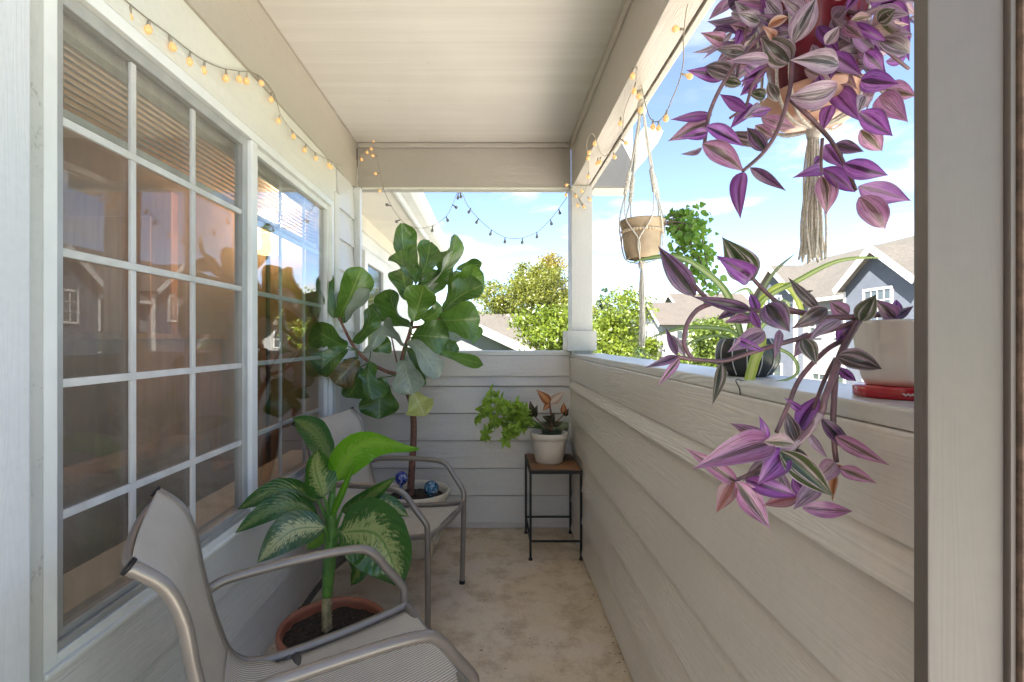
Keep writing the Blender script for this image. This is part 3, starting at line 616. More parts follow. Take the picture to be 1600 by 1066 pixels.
def gable_roof(par, x0, x1, y0, y1, ze, zr, axis, m, ov=.35, trim=True):
    if axis == 'y':
        xm = (x0 + x1) / 2; s = (zr - ze) / (xm - x0); A = slab('roof_slope', [(x0 - ov, y0 - ov, ze - s * ov), (xm, y0 - ov, zr), (xm, y1 + ov, zr), (x0 - ov, y1 + ov, ze - s * ov)], .12, m, par); B = slab('roof_slope', [(x1 + ov, y0 - ov, ze - s * ov), (xm, y0 - ov, zr), (xm, y1 + ov, zr), (x1 + ov, y1 + ov, ze - s * ov)], .12, m, par)
        if trim:
            for xa in (x0 - ov, x1 + ov):
                for yy in (y0 - ov - (.05 if xa < xm else .056),): slab('rake_board', [(xa, yy, ze - s * ov + .02), (xm, yy, zr + .02), (xm, yy + .045, zr + .02), (xa, yy + .045, ze - s * ov + .02)], .24, MT['far_trim'], par)
            box('gutter', x0 - ov - .1, x0 - ov, y0 - ov, y1 + ov, ze - s * ov - .2, ze - s * ov - .03, MT['far_trim'], par, .02)
    else:
        ym = (y0 + y1) / 2; s = (zr - ze) / (ym - y0)
        slab('roof_slope', [(x0 - ov, y0 - ov, ze - s * ov), (x0 - ov, ym, zr), (x1 + ov, ym, zr), (x1 + ov, y0 - ov, ze - s * ov)], .12, m, par); slab('roof_slope', [(x0 - ov, y1 + ov, ze - s * ov), (x0 - ov, ym, zr), (x1 + ov, ym, zr), (x1 + ov, y1 + ov, ze - s * ov)], .12, m, par)
        if trim:
            for ya, dd in ((y0 - ov, .05), (y1 + ov, .056)): slab('rake_board', [(x0 - ov - dd, ya, ze - s * ov + .02), (x0 - ov - dd, ym, zr + .02), (x0 - ov - .005, ym, zr + .02), (x0 - ov - .005, ya, ze - s * ov + .02)], .24, MT['far_trim'], par)
# row house across the street, facing us
h1 = thing('row_house', (15, 22, ZG), 'two storey blue-grey row house across the street behind the purple trailing plant', 'house')
EZ = 3.30
box('wall', 15.0, 22.0, 10.0, 29.2, ZG, EZ - .06, MT['sid_grey'], h1, 0)
gable_roof(h1, 15.0, 22.0, 10.0, 29.2, EZ, 5.75, 'y', MT['roof_tan'], .3)
for yc, w2, xf, zp, zb in ((18.6, 1.75, 14.35, 4.72, 3.42), (25.9, 1.75, 14.6, 5.05, 3.75), (11.6, 1.6, 14.0, 4.9, 3.5)):
    prism('gable_wall', [(yc - w2, ZG), (yc + w2, ZG), (yc + w2, zb - .05), (yc, zp - .1), (yc - w2, zb - .05)], 0, xf, 16.2, MT['sid_blue'], h1)
    gable_roof(h1, xf, 18.6, yc - w2, yc + w2, zb, zp, 'x', MT['roof_tan'], .28)
    far_window(h1, '-x', (xf, yc), 1.25, 1.15, zb - 1.55, (4, 3)); far_window(h1, '-x', (xf, yc), 1.3, 1.5, -1.6, (2, 2))
    for s in (-1, 1): box('corner_trim', xf - .03, xf + .12, yc + s * w2 - .06, yc + s * w2 + .06, ZG, zb - .3, MT['far_trim'], h1, 0)
for yc in (14.6, 16.0, 21.4, 23.2): far_window(h1, '-x', (15.0, yc), .75, 1.25, 1.35, (2, 3))
for yc in (14.2, 21.2, 22.9): far_window(h1, '-x', (15.0, yc), .9, 1.3, -1.7, (2, 2))
slab('roof_flashing', [(15.2, 19.9, EZ + .21), (15.5, 19.6, EZ + .39), (18.3, 19.9, 5.60), (18.3, 20.6, 5.60)], .03, MT['metal_flash'], h1)
tube('downspout', [(14.75, 20.6, EZ - .2), (14.93, 20.5, EZ - .5), (14.95, 20.5, ZG)], .05, MT['far_trim'], h1, 8, 0)
box('garage_door', 14.93, 15.02, 21.9, 24.0, ZG, ZG + 2.1, MT['far_trim'], h1, 0)
h2 = thing('row_house', (17, 40, ZG), 'small grey gabled house far off beside the far tree', 'house')
box('wall', 13.6, 19.0, 40, 46, ZG, 2.6, MT['sid_pale'], h2, 0); gable_roof(h2, 13.6, 19.0, 40, 46, 2.6, 4.4, 'x', MT['roof_red'], .35)
prism('gable_wall', [(40, 2.5), (46, 2.5), (43, 4.2)], 0, 13.6, 13.75, MT['sid_blue'], h2)
for yc in (41.6, 44.3): far_window(h2, '-x', (13.6, yc), .9, 1.4, .6); far_window(h2, '-x', (13.6, yc), .9, 1.4, -1.9)
for xc in (15.2, 17.4): far_window(h2, '-y', (40, xc), .9, 1.3, .6)
h3 = thing('row_house', (22, 48, ZG), 'second tan roofed house stepping up behind the small far house', 'house')
box('wall', 18.2, 25, 47.5, 54, ZG, 4.0, MT['sid_grey'], h3, 0); gable_roof(h3, 18.2, 25, 47.5, 54, 4.0, 5.9, 'x', MT['roof_red'], .35); prism('gable_wall', [(47.5, 3.9), (54, 3.9), (50.75, 5.7)], 0, 18.2, 18.35, MT['sid_blue'], h3)
far_window(h3, '-x', (18.2, 50.5), .9, 1.4, 1.6); far_window(h3, '-y', (47.5, 20.5), .9, 1.4, 1.6)
# our own building's next wing
h4 = thing('house_wing', (-1.2, 5, ZG), 'white sided wing of our own building with gutter and window beyond the far rail', 'house')
XW = -1.17
box('wall', -3.5, XW - .02, 3.25, 7.2, ZG, 2.26, MT['sid_pale'], h4, 0)
for i in range(13): lap_board_y(XW - .02, -1, 3.26, 7.19, .30 + i * .155, .30 + i * .155 + .165, MT['white_trim'], h4, .014)
box('soffit_board', XW - .02, -.735, 3.25, 4.6, 2.262, 2.275, MT['soffit'], h4, .003); box('soffit_board', XW - .02, -.735, 4.604, 7.5, 2.262, 2.275, MT['soffit'], h4, .003)
box('frieze_board', XW - .022, XW + .014, 3.25, 7.2, 2.13, 2.2615, MT['soffit'], h4, .004)
box('fascia', -.735, -.71, 3.25, 7.55, 2.235, 2.40, MT['white_trim'], h4, .004)
prism('gutter', [(-.708, 2.29), (-.64, 2.29), (-.60, 2.33), (-.60, 2.395), (-.585, 2.41), (-.708, 2.41)], 1, 3.25, 7.6, MT['white_trim'], h4, .004)
slab('roof_slope', [(-.62, 3.25, 2.425), (-.62, 7.6, 2.425), (-4, 7.6, 3.9), (-4, 3.25, 3.9)], .04, MT['roof_tan'], h4)
wn = box('window', XW - .02, XW - .006, 4.60, 5.25, 1.02, 1.86, MT['far_glass'], h4, 0)
frame_rect('window_frame', XW - .03, XW + .02, 4.50, 5.35, .92, 1.96, .10, MT['white_trim'], wn)
# low house with tan gable roof beyond the far rail
h5 = thing('garage', (-1, 16, ZG), 'low grey house with tan gable roof and white rake boards behind the fig', 'house')
gx0, gx1, gy0, gy1 = -3.4, .9, 15.0, 22.0
prism('wall', [(gx0, ZG), (gx1, ZG), (gx1, .90), ((gx0 + gx1) / 2, 1.75), (gx0, .90)], 1, gy0, gy1, MT['sid_grey'], h5)
gable_roof(h5, gx0, gx1, gy0, gy1, 1.0, 2.0, 'y', MT['roof_tan'], .35)
far_window(h5, '-y', (gy0, -1.9), .9, 1.0, -.7)
h6 = thing('garage', (.5, 19, ZG), 'tan roof running off to the right of the low house', 'house')
box('wall', -2.5, 2.2, 22.6, 27, ZG, .9, MT['sid_pale'], h6, 0); gable_roof(h6, -2.5, 2.2, 22.6, 27, .95, 2.45, 'x', MT['roof_tan'], .35)
def tree(name, label, base, h, blobs, m, nleaf, lsize, trunk_r=.14, group=None, droop=.0, conifer=False, zflat=1.0):
    """blobs: (dx, dy, dz, rx, rz) crown clumps; foliage is one mesh of small leaf faces"""
    o = thing(name, base, label, 'tree', group); base = Vector(base); rg = np.random.default_rng(abs(hash(label)) % 9999 if False else len(label) * 131 + int(h * 10))
    top = base + Vector((0, 0, h * .75)); v, f = [], []
    tube('trunk', [base, base + Vector((.05, .03, h * .3)), base + Vector((-.03, .05, h * .55)), top], [trunk_r, trunk_r * .75, trunk_r * .5, trunk_r * .2], MT['bark'], o, 8)
    for i, b in enumerate(blobs[:9]):
        c = base + Vector(b[:3]); s = base + Vector((0, 0, max(.2, min(h * .6, b[2] * .6)))); tube('limb', [s, (s + c) / 2 + Vector((0, 0, .1)), c], [trunk_r * .45, trunk_r * .25, trunk_r * .08], MT['bark'], o, 6, 4)
    wts = np.array([b[3] ** 2 * b[4] for b in blobs]); wts /= wts.sum(); cnt = rg.multinomial(nleaf, wts); C = []
    for b, k in zip(blobs, cnt):
        # many small clumps on and inside the blob give an uneven outline with gaps
        nc = max(6, int(k / 45)); d = rg.normal(size=(nc, 3)); d /= np.linalg.norm(d, axis=1)[:, None]; rad = rg.uniform(.45, 1.05, size=(nc, 1)) ** .6
        cc = d * rad * np.array([b[3], b[3], b[4]]) + np.array(b[:3]); idx = rg.integers(0, nc, size=k)
        if conifer: sp = .12 * b[3] + .05
        else: sp = .17 * b[3] + .06
        C.append(cc[idx] + rg.normal(size=(k, 3)) * sp * np.array([1, 1, .7]))
    C = np.concatenate(C); n = len(C); a_ = rg.normal(size=(n, 3)); a_[:, 2] -= droop; a_ /= np.linalg.norm(a_, axis=1)[:, None]; b_ = np.cross(a_, rg.normal(size=(n, 3))); b_ /= np.linalg.norm(b_, axis=1)[:, None] + 1e-9
    s = lsize * rg.uniform(.6, 1.35, size=(n, 1)); A = C - a_ * s; B = C + b_ * s * .42; D = C + a_ * s; E = C - b_ * s * .42
    V = np.stack([A, B, D, E], 1).reshape(-1, 3); me = bpy.data.meshes.new('crown'); me.from_pydata(V.tolist(), [], np.arange(4 * n).reshape(-1, 4).tolist()); me.update()
    cr = link('crown', me, m, o, False); cr['kind'] = 'stuff'; return o
LF = {'gold': plain_leaf('locust_gold_green', (.060, .080, .009), (.165, .17, .020)), 'lime': plain_leaf('lime_foliage', (.055, .095, .007), (.17, .21, .02), .4), 'mid': plain_leaf('mid_green_foliage', (.04, .075, .010), (.12, .16, .022)),
      'pine': plain_leaf('pine_foliage', (.030, .055, .022), (.075, .11, .045), .15), 'orange': plain_leaf('turning_foliage', (.14, .11, .012), (.22, .17, .02))}
def TP(px, Y): return ((px - VX) * Y / F, Y, ZG)
def cl(n, rx, z0, z1, r0, seed, ry=None):
    q = random.Random(seed); o_ = []
    for i in range(n):
        a_ = q.uniform(0, 6.28); rr = rx * math.sqrt(q.random()); z = q.uniform(z0, z1); k = 1 - .55 * max(0, (z - (z0 + z1) / 2) / ((z1 - z0) / 2 + 1e-6)) ** 2; r = r0 * q.uniform(.7, 1.25)
        o_.append((rr * math.cos(a_) * k, rr * math.sin(a_) * k * (ry or 1), z, r, r * .72))
    return o_
tree('locust_tree', 'tall golden green locust tree turning yellow beyond the far rail', TP(832, 27), 8.3, cl(30, 2.5, 3.0, 7.7, .85, 3), LF['gold'], 30000, .075)
tree('locust_tree', 'yellow-orange crowned tree at the top of the golden green grove', TP(862, 29), 8.7, cl(9, .85, 6.2, 8.4, .6, 5), LF['orange'], 6000, .075)
tree('locust_tree', 'looser yellow-green tree left of the golden grove behind the fig', TP(765, 30), 7.4, cl(15, 1.9, 3.2, 7.0, .75, 8), LF['gold'], 14000, .075)
tree('maple_tree', 'bright lime green young tree just left of the corner post', TP(855, 13), 4.7, cl(24, 1.0, 1.6, 4.45, .5, 11), LF['lime'], 22000, .06, .07)
tree('maple_tree', 'bright lime green tree between the corner post and the tan hanging pot', TP(962, 14), 5.2, cl(26, .85, 1.6, 4.85, .5, 12), LF['lime'], 25000, .06, .07)
tree('maple_tree', 'low lime green bush left of the low tan roof house corner', TP(815, 12), 3.5, cl(10, .55, 1.6, 3.3, .42, 13), LF['lime'], 8000, .055, .06)
tree('pine_tree', 'dark conifer showing its tip right of the corner post', TP(945, 34), 7.2, [(0, 0, 2 + i * .45, 2.2 - i * .165, .45) for i in range(12)], LF['pine'], 15000, .12, .12, None, .2, True)
tree('pine_tree', 'second dark conifer further right behind the lime tree', TP(972, 38), 6.7, [(0, 0, 2 + i * .45, 2.0 - i * .165, .45) for i in range(11)], LF['pine'], 12000, .12, .12, None, .2, True)
tree('pine_tree', 'slim conifer tip near the macrame tassel', TP(997, 45), 6.2, [(0, 0, 2 + i * .45, 1.1 - i * .11, .45) for i in range(10)], LF['pine'], 5000, .13, .12, None, .2, True)
tree('ash_tree', 'mid green leafy tree behind the black striped pot', TP(1112, 21), 4.9, cl(22, 1.15, 1.3, 4.3, .6, 21), LF['mid'], 22000, .075, .09)
tree('ash_tree', 'far yellow-green tree at the left of the far small house', TP(1005, 40), 4.4, cl(14, 1.6, 1.2, 3.6, .8, 22), LF['lime'], 6000, .13, .1)
tree('ash_tree', 'distant mid green tree beside the row house end', TP(1168, 42), 5.4, cl(14, 1.8, 1.5, 4.8, .9, 23), LF['lime'], 7000, .13, .12)
# ---------------------------------------------------------------- chairs
def make_chair(loc, ang, label):
    t = thing('sling_chair', (loc[0], loc[1], 0), label, 'chair', 'taupe sling patio chairs', R(ang))
    rail = lambda s: [(.113, s * .212, .384), (.06, s * .212, .372), (-.08, s * .212, .352), (-.26, s * .212, .340), (-.335, s * .212, .372), (-.372, s * .212, .46), (-.405, s * .214, .60), (-.420, s * .216, .69), (-.446, s * .218, .755), (-.492, s * .220, .798)]
    for s in (-1, 1):
        fr = tube('arm_and_front_leg', [(.104, s * .206, .004), (.107, s * .213, .22), (.108, s * .219, .40), (.100, s * .223, .437), (.060, s * .230, .49), (.016, s * .236, .545), (-.035, s * .239, .563), (-.16, s * .240, .565), (-.33, s * .236, .556), (-.378, s * .230, .545), (-.389, s * .220, .54)], .0122, MT['tube'], t, 12, 7)
        tube('foot_cap', [(.104, s * .206, .0), (.104, s * .206, .016)], .0138, MT['iron'], fr, 12, 0)
        sr = tube('side_rail', rail(s), .0120, MT['tube'], t, 12, 7)
        tube('end_cap', [(-.490, s * .220, .7965), (-.4945, s * .220, .8005)], .0142, MT['iron'], sr, 12, 0)
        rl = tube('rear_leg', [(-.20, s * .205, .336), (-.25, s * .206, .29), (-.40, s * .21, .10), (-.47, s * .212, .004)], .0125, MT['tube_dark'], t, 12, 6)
        tube('foot_cap', [(-.47, s * .212, 0), (-.4685, s * .212, .016)], .0138, MT['iron'], rl, 12, 0)
    tube('front_bar', [(.112, -.212, .380), (.114, -.1, .372), (.115, 0, .370), (.114, .1, .372), (.112, .212, .380)], .0125, MT['tube'], t, 12)
    tube('top_bar', [(-.478, -.219, .785), (-.502, -.13, .776), (-.510, 0, .772), (-.502, .13, .776), (-.478, .219, .785)], .0095, MT['tube'], t, 12)
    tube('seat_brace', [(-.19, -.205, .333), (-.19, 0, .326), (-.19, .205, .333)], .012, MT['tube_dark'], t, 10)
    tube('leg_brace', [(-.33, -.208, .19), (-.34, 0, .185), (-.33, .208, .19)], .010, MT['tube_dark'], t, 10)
    # sling: one cloth from the front bar to the top, split where seat meets back
    q = crom([Vector(p) for p in rail(1)], 6); cut = 27
    for nm, seg in (('seat', q[:cut]), ('backrest', q[cut - 1:])):
        v, f, uv = [], [], []; nn = 14; L_ = 0
        for i, p in enumerate(seg):
            if i: L_ += (p - seg[i - 1]).length
            tt = (seg[min(i + 1, len(seg) - 1)] - seg[max(0, i - 1)]).normalized(); nrm = Vector((-tt.z, 0, tt.x)); nrm = nrm if nrm.z > 0 or nrm.x > 0 else -nrm
            for j in range(nn + 1):
                y = (j / nn * 2 - 1) * abs(p.y) * .955; sag = -.016 * (1 - (y / .21) ** 2); e = p + Vector((0, 0, .0)); v.append(Vector((e.x, y, e.z)) + nrm * (sag + .008)); uv.append((j / nn * .42, L_))
        k = nn + 1
        for i in range(len(seg) - 1):
            for j in range(nn): f.append((i * k + j, i * k + j + 1, (i + 1) * k + j + 1, (i + 1) * k + j))
        o = mesh(nm, v, f, MT['sling'], t, True, uv); md = o.modifiers.new('thick', 'SOLIDIFY'); md.thickness = .003
    return t
make_chair((-.242, 1.204), 29.5, 'taupe sling chair nearest the camera, turned towards the railing')
make_chair((-.300, 2.185), -15.5, 'taupe sling chair farther back beside the fig, behind the leafy potted cane')
# ---------------------------------------------------------------- dumb cane in terracotta pot
pc = Vector((-.545, 1.70, 0))
tp = thing('terracotta_pot', pc, 'wide terracotta pot with dark soil between the two chairs', 'pot')
lathe('pot_body', [(.115, .0), (.125, .004), (.150, .07), (.166, .145), (.167, .150), (.160, .150), (.15, .13)], pc, MT['terracotta'], tp, cap=False)
lathe('rim', [(.166, .150), (.178, .152), (.180, .160), (.179, .180), (.174, .185), (.166, .183), (.162, .170), (.160, .145)], pc, MT['terracotta'], tp, cap=False)
disc('soil', pc + Vector((0, 0, .150)), .163, MT['soil'], tp, 40, .005, .012)
def D(px, py, Y=1.70): return P(px, py, Y)
dc_ = thing('dumb_cane', D(511, 985), 'variegated dumb cane with large speckled leaves in the terracotta pot', 'plant')
tube('old_stem', [D(512, 990), D(510, 960), D(511, 930)], [.0175, .016, .0155], MT['cane_ring'], dc_, 14)
for i in range(8): lathe('stem_ring', [(.0155, -.002), (.0182, 0), (.0155, .002)], D(511, 982 - i * 6.5), MT['cane_ring'], dc_, 16, False)
tube('green_stem', [D(511, 932), D(514, 890), D(517, 850), D(518, 800), D(519, 770)], [.0165, .021, .022, .017, .010], MT['cane'], dc_, 14)
def dl(base, tip, wpx, k, mid=None, Yb=1.70, Yt=1.66, st=None, fold=.25, Ym=None, tilt=24, bow=.12):
    b = D(*base, Yb); t_ = D(*tip, Yt); m_ = D(*mid, Ym or (Yb + Yt) / 2) if mid else None
    o = leaf('leaf', dc_, b, t_, wpx * 1.68 / F, DIE[k], 'dieff', bow, fold, tilt, 16, .06, mid=m_, nu=4)
    s = st or (517, 860); tube('leaf_stalk', [D(s[0], s[1], 1.70), (D(s[0], s[1], 1.70) + b) / 2 + Vector((0, 0, .012)), b], [.0085, .006, .004], MT['cane'], o, 8)
dl((524, 752), (655, 700), 62, 'l', (566, 694), 1.70, 1.62, (519, 800), .35)
dl((518, 718), (457, 654), 46, 'd', (492, 674), 1.72, 1.86, (518, 790), .3)
dl((506, 776), (497, 702), 60, 'm', (492, 730), 1.66, 1.60, (516, 820), .3)
dl((497, 782), (370, 797), 36, 'd', (440, 764), 1.67, 1.60, (515, 830), .45)
dl((496, 806), (367, 833), 38, 'd', (440, 790), 1.65, 1.55, (515, 850), .4)
dl((507, 824), (402, 880), 54, 'p', (455, 830), 1.63, 1.52, (514, 860), .2)
dl((534, 800), (619, 745), 28, 'd', (575, 778), 1.70, 1.66, (519, 850), .5)
dl((540, 818), (641, 808), 46, 'm', (590, 790), 1.72, 1.76, (519, 850), .3)
dl((534, 832), (628, 922), 104, 'm', (592, 838), 1.64, 1.55, (517, 872), .28)
dl((520, 826), (478, 858), 24, 'l', None, 1.72, 1.76, (516, 860))
dl((545, 836), (548, 915), 42, 'd', (562, 880), 1.70, 1.72, (517, 880), .4)
rolled = leaf('rolled_leaf', dc_, D(516, 812, 1.69), D(557, 716, 1.66), .026, DIE['l'], 'dieff', .05, .9, 5, 12)
lathe('fallen_bud', [(.004, 0), (.012, .004), (.014, .014), (.007, .024), (.002, .03)], pc + Vector((.03, -.06, .158)), MT['terracotta'], dc_, 10)
# ---------------------------------------------------------------- fiddle-leaf fig
fc = P(649, 765, 2.70); fc.z = 0; fz = .340
fp = thing('planter', fc, 'large cream round planter with raised ring pattern holding the fig', 'pot')
lathe('pot_body', [(.098, 0), (.108, .006), (.128, .10), (.150, .22), (.163, .30), (.163, .305)], fc, MT['cream_pot'], fp, cap=False)
lathe('rim', [(.163, .300), (.180, .304), (.187, .318), (.186, .336), (.181, .343), (.173, .339), (.168, .32), (.160, .27)], fc, MT['cream_pot'], fp, cap=False)
disc('soil', fc + Vector((0, 0, .296)), .166, MT['soil'], fp, 40, .005, .01)
for k in range(7):
    a_ = -math.pi / 2 + (k - 3) * .62; pts = []
    for j in range(15):
        b_ = 2 * math.pi * j / 14; z = .10 + .034 * math.sin(b_); rr = .108 + (z - .006) * .205 + .004; aa = a_ + .034 * math.cos(b_) / rr; pts.append(fc + Vector((rr * math.cos(aa), rr * math.sin(aa), z)))
    tube('raised_ring', pts, .0045, MT['cream_pot'], fp, 6, 0)
ft = thing('fiddle_leaf_fig', P(641, 765, 2.70), 'tall fiddle-leaf fig tree with big glossy leaves in the cream planter', 'plant')
def T(px, py, Y=2.70): return P(px, py, Y)
tube('trunk', [T(641, 775), T(643, 740), T(646, 690), T(646, 655), T(641, 624), T(629, 601), T(622, 585)], [.021, .0185, .0175, .017, .016, .014, .013], MT['bark_fig'], ft, 12)
tube('branch', [T(622, 585), T(627, 566), T(633, 543), T(641, 518), T(648, 480), T(656, 440)], [.0125, .012, .0115, .010, .008, .005], MT['bark_fig'], ft, 10)
tube('branch', [T(622, 585), T(603, 580), T(577, 566, 2.66), T(556, 546, 2.62), T(541, 520, 2.60), T(528, 492, 2.58)], [.012, .010, .0095, .009, .008, .005], MT['bark_fig'], ft, 10)
tube('branch', [T(643, 512), T(668, 508, 2.72), T(690, 494, 2.74), T(700, 460, 2.76), T(703, 440, 2.76)], [.009, .0085, .008, .006, .004], MT['bark_fig'], ft, 10)
tube('branch', [T(624, 582), T(617, 552, 2.76), T(612, 528, 2.78)], [.006, .005, .004], MT['bark_fig'], ft, 8)
FL = [((654, 431), (628, 349), 42, 'n', 2.70, 2.74), ((660, 444), (713, 367), 34, 'n', 2.68, 2.62), ((662, 454), (705, 393), 24, 'g', 2.64, 2.58), ((650, 448), (609, 401), 44, 'n', 2.66, 2.62), ((643, 512), (609, 452), 56, 'n', 2.64, 2.58), ((646, 502), (662, 446), 42, 'l', 2.62, 2.56),
 ((703, 446), (699, 391), 34, 'n', 2.80, 2.86), ((702, 446), (756, 430), 40, 'l', 2.76, 2.70), ((714, 420), (753, 412), 18, 'n', 2.80, 2.78), ((694, 486), (753, 446), 44, 'n', 2.72, 2.66), ((690, 500), (750, 498), 48, 'l', 2.70, 2.62), ((726, 512), (749, 529), 26, 'l', 2.74, 2.76), ((645, 524), (702, 528), 44, 'n', 2.70, 2.64),
 ((690, 508), (718, 528), 22, 'g', 2.74, 2.72), ((682, 549), (755, 570), 17, 'l', 2.68, 2.60), ((638, 532), (684, 592), 30, 'g', 2.66, 2.58), ((632, 562), (645, 616), 40, 'g', 2.64, 2.56), ((645, 612), (663, 650), 40, 'y', 2.62, 2.58), ((543, 541), (487, 511), 40, 'n', 2.58, 2.50), ((541, 546), (496, 582), 36, 'n', 2.58, 2.52),
 ((558, 562), (523, 600), 36, 'b', 2.60, 2.54), ((562, 573), (543, 622), 38, 'n', 2.64, 2.62), ((577, 566), (581, 624), 56, 'n', 2.60, 2.52), ((594, 590), (592, 655), 52, 'n', 2.68, 2.66), ((569, 551), (598, 510), 20, 'g', 2.66, 2.70), ((580, 544), (611, 535), 24, 'n', 2.72, 2.74), ((634, 539), (605, 496), 26, 'g', 2.64, 2.58),
 ((529, 497), (565, 418), 42, 'l', 2.58, 2.54), ((521, 496), (500, 418), 26, 'n', 2.56, 2.60), ((540, 501), (578, 453), 22, 'g', 2.58, 2.54), ((550, 534), (579, 482), 30, 'n', 2.62, 2.62), ((605, 502), (578, 477), 24, 'n', 2.72, 2.70), ((671, 459), (680, 440), 14, 'g', 2.74, 2.76),
 ((656, 470), (688, 424), 34, 'n', 2.80, 2.84), ((520, 500), (512, 446), 26, 'n', 2.66, 2.70), ((700, 470), (727, 428), 36, 'n', 2.84, 2.88), ((650, 528), (676, 512), 26, 'n', 2.82, 2.86), ((640, 545), (662, 572), 26, 'n', 2.78, 2.80), ((655, 570), (652, 606), 24, 'n', 2.76, 2.78), ((560, 560), (540, 580), 26, 'n', 2.70, 2.72)]
FL += [((640, 470), (628, 418), 36, 'n', 2.80, 2.84), ((690, 520), (702, 556), 30, 'n', 2.80, 2.82), ((536, 505), (548, 455), 32, 'n', 2.66, 2.70), ((654, 440), (672, 378), 34, 'n', 2.74, 2.78), ((660, 500), (690, 478), 34, 'l', 2.78, 2.80)]
for b, t_, w_, k, y0, y1 in FL:
    o = leaf('leaf', ft, T(*b, y0), T(*t_, y1), w_ * y0 / F * 1.26, FIG[k], 'fiddle', .14 * rnd.choice((-1, 1, 1, 1.6)), .30, 40, 14, .075, nu=4)
    # short stalk from the nearest wood
    br = [(622, 585), (633, 543), (641, 518), (648, 480), (656, 440), (577, 566), (541, 520), (528, 492), (690, 494), (700, 460), (612, 528), (646, 640), (556, 546)]
    s = min(br, key=lambda q: (q[0] - b[0]) ** 2 + (q[1] - b[1]) ** 2); p0 = T(*s, 2.69 if s[0] > 600 else 2.61); p1 = T(*b, y0); tube('leaf_stalk', [p0, (p0 + p1) / 2 + Vector((0, 0, -.004)), p1], [.0045, .0035, .003], MT['stem_green'], o, 6, 4)
def globe(px, py, Y, r, m, label, lean):
    c = P(px, py, Y); g = thing('watering_globe', c, label, 'watering globe', 'glass watering globes')
    lathe('bulb', [(r * math.cos(x), r * math.sin(x)) for x in [R(-88 + i * 176 / 18) for i in range(19)]], c, m, g, 28); tube('stem', [c + Vector((0, 0, -r * .9)), c + Vector(lean) + Vector((0, 0, -r * 1.8)), c + Vector(lean) * 1.6 + Vector((0, 0, -.12))], [.012, .008, .005], m, g, 10)
globe(627, 747, 2.64, .036, MT['globe_a'], 'cobalt blue glass watering globe left of the fig trunk', (0, 0, 0)); globe(674, 763, 2.60, .040, MT['globe_b'], 'teal and white swirled glass watering globe right of the fig trunk', (0, .03, 0))
# ---------------------------------------------------------------- plant stand with its pots
sx0, sx1, sy0, sy1, sz = .190, .468, 2.600, 2.975, .474
ps = thing('plant_stand', (.33, 2.79, 0), 'small black iron plant stand with worn wooden top in the far corner', 'plant stand')
for x in (sx0 + .007, sx1 - .007):
    for y in (sy0 + .007, sy1 - .007):
        lg = box('leg', x - .006, x + .006, y - .006, y + .006, .004, sz - .0245, MT['iron'], ps, .001); lathe('foot', [(.011, 0), (.011, .006), (.007, .012)], (x, y, 0), MT['iron'], lg, 12)
for y in (sy0 + .007, sy1 - .007): box('rail', sx0 + .0135, sx1 - .0135, y - .005, y + .005, .093, .103, MT['iron'], ps, .001)
for x in (sx0 + .007,): box('rail', x - .005, x + .005, sy0 + .0135, sy1 - .0135, .093, .103, MT['iron'], ps, .001)
frame_rect_y = None
for nm, a_ in (('top_frame', (sx0, sx1, sy0, sy0 + .008)), ('top_frame', (sx0, sx1, sy1 - .008, sy1)), ('top_frame', (sx0, sx0 + .008, sy0 + .0085, sy1 - .0085)), ('top_frame', (sx1 - .008, sx1, sy0 + .0085, sy1 - .0085))): box(nm, *a_, sz - .024, sz - .006, MT['iron'], ps, .001)
for i in range(3): y0 = sy0 + .009 + i * .119; box('top_plank', sx0 + .0085, sx1 - .0085, y0, y0 + .1175, sz - .022, sz, MT['stand_wood'], ps, .002)
wc = Vector((.312, 2.775, sz))
wp = thing('flower_pot', wc, 'off-white tapered plastic pot on the plant stand', 'pot')
lathe('pot_body', [(.070, .0), (.075, .004), (.094, .128), (.094, .130)], wc, MT['white_pot'], wp, cap=False); lathe('rim', [(.094, .128), (.103, .130), (.104, .160), (.100, .165), (.095, .162), (.090, .12)], wc, MT['white_pot'], wp, cap=False); disc('soil', wc + Vector((0, 0, .138)), .094, MT['soil'], wp, 32, .004)
gc = Vector((.352, 2.895, sz))
gp = thing('flower_pot', gc, 'green rimmed pot standing behind the off-white pot on the plant stand', 'pot')
MT['green_pot'] = simple('sage_pot', (.22, .26, .15), .5); lathe('pot_body', [(.058, 0), (.062, .004), (.080, .165), (.086, .166), (.088, .192), (.083, .195), (.076, .165)], gc, MT['green_pot'], gp, cap=False); disc('soil', gc + Vector((0, 0, .172)), .077, MT['soil'], gp, 28, .004)
cr = thing('croton', wc + Vector((0, 0, .14)), 'small croton with orange, cream and dark leaves in the off-white pot', 'plant')
MT['croton_o'] = strap('croton_leaf_orange', (.36, .10, .035), (.55, .26, .10)); MT['croton_c'] = strap('croton_leaf_cream', (.52, .34, .26), (.66, .52, .42)); MT['croton_d'] = strap('croton_leaf_dark', (.035, .035, .02), (.08, .06, .03))
def C_(px, py, Y=2.78): return P(px, py, Y)
tube('stem', [C_(862, 674), C_(862, 655), C_(860, 640), C_(859, 628)], [.006, .005, .005, .004], MT['bark_fig'], cr, 8); tube('stem', [C_(862, 668), C_(874, 655), C_(881, 648)], [.004, .003, .003], MT['bark_fig'], cr, 8)
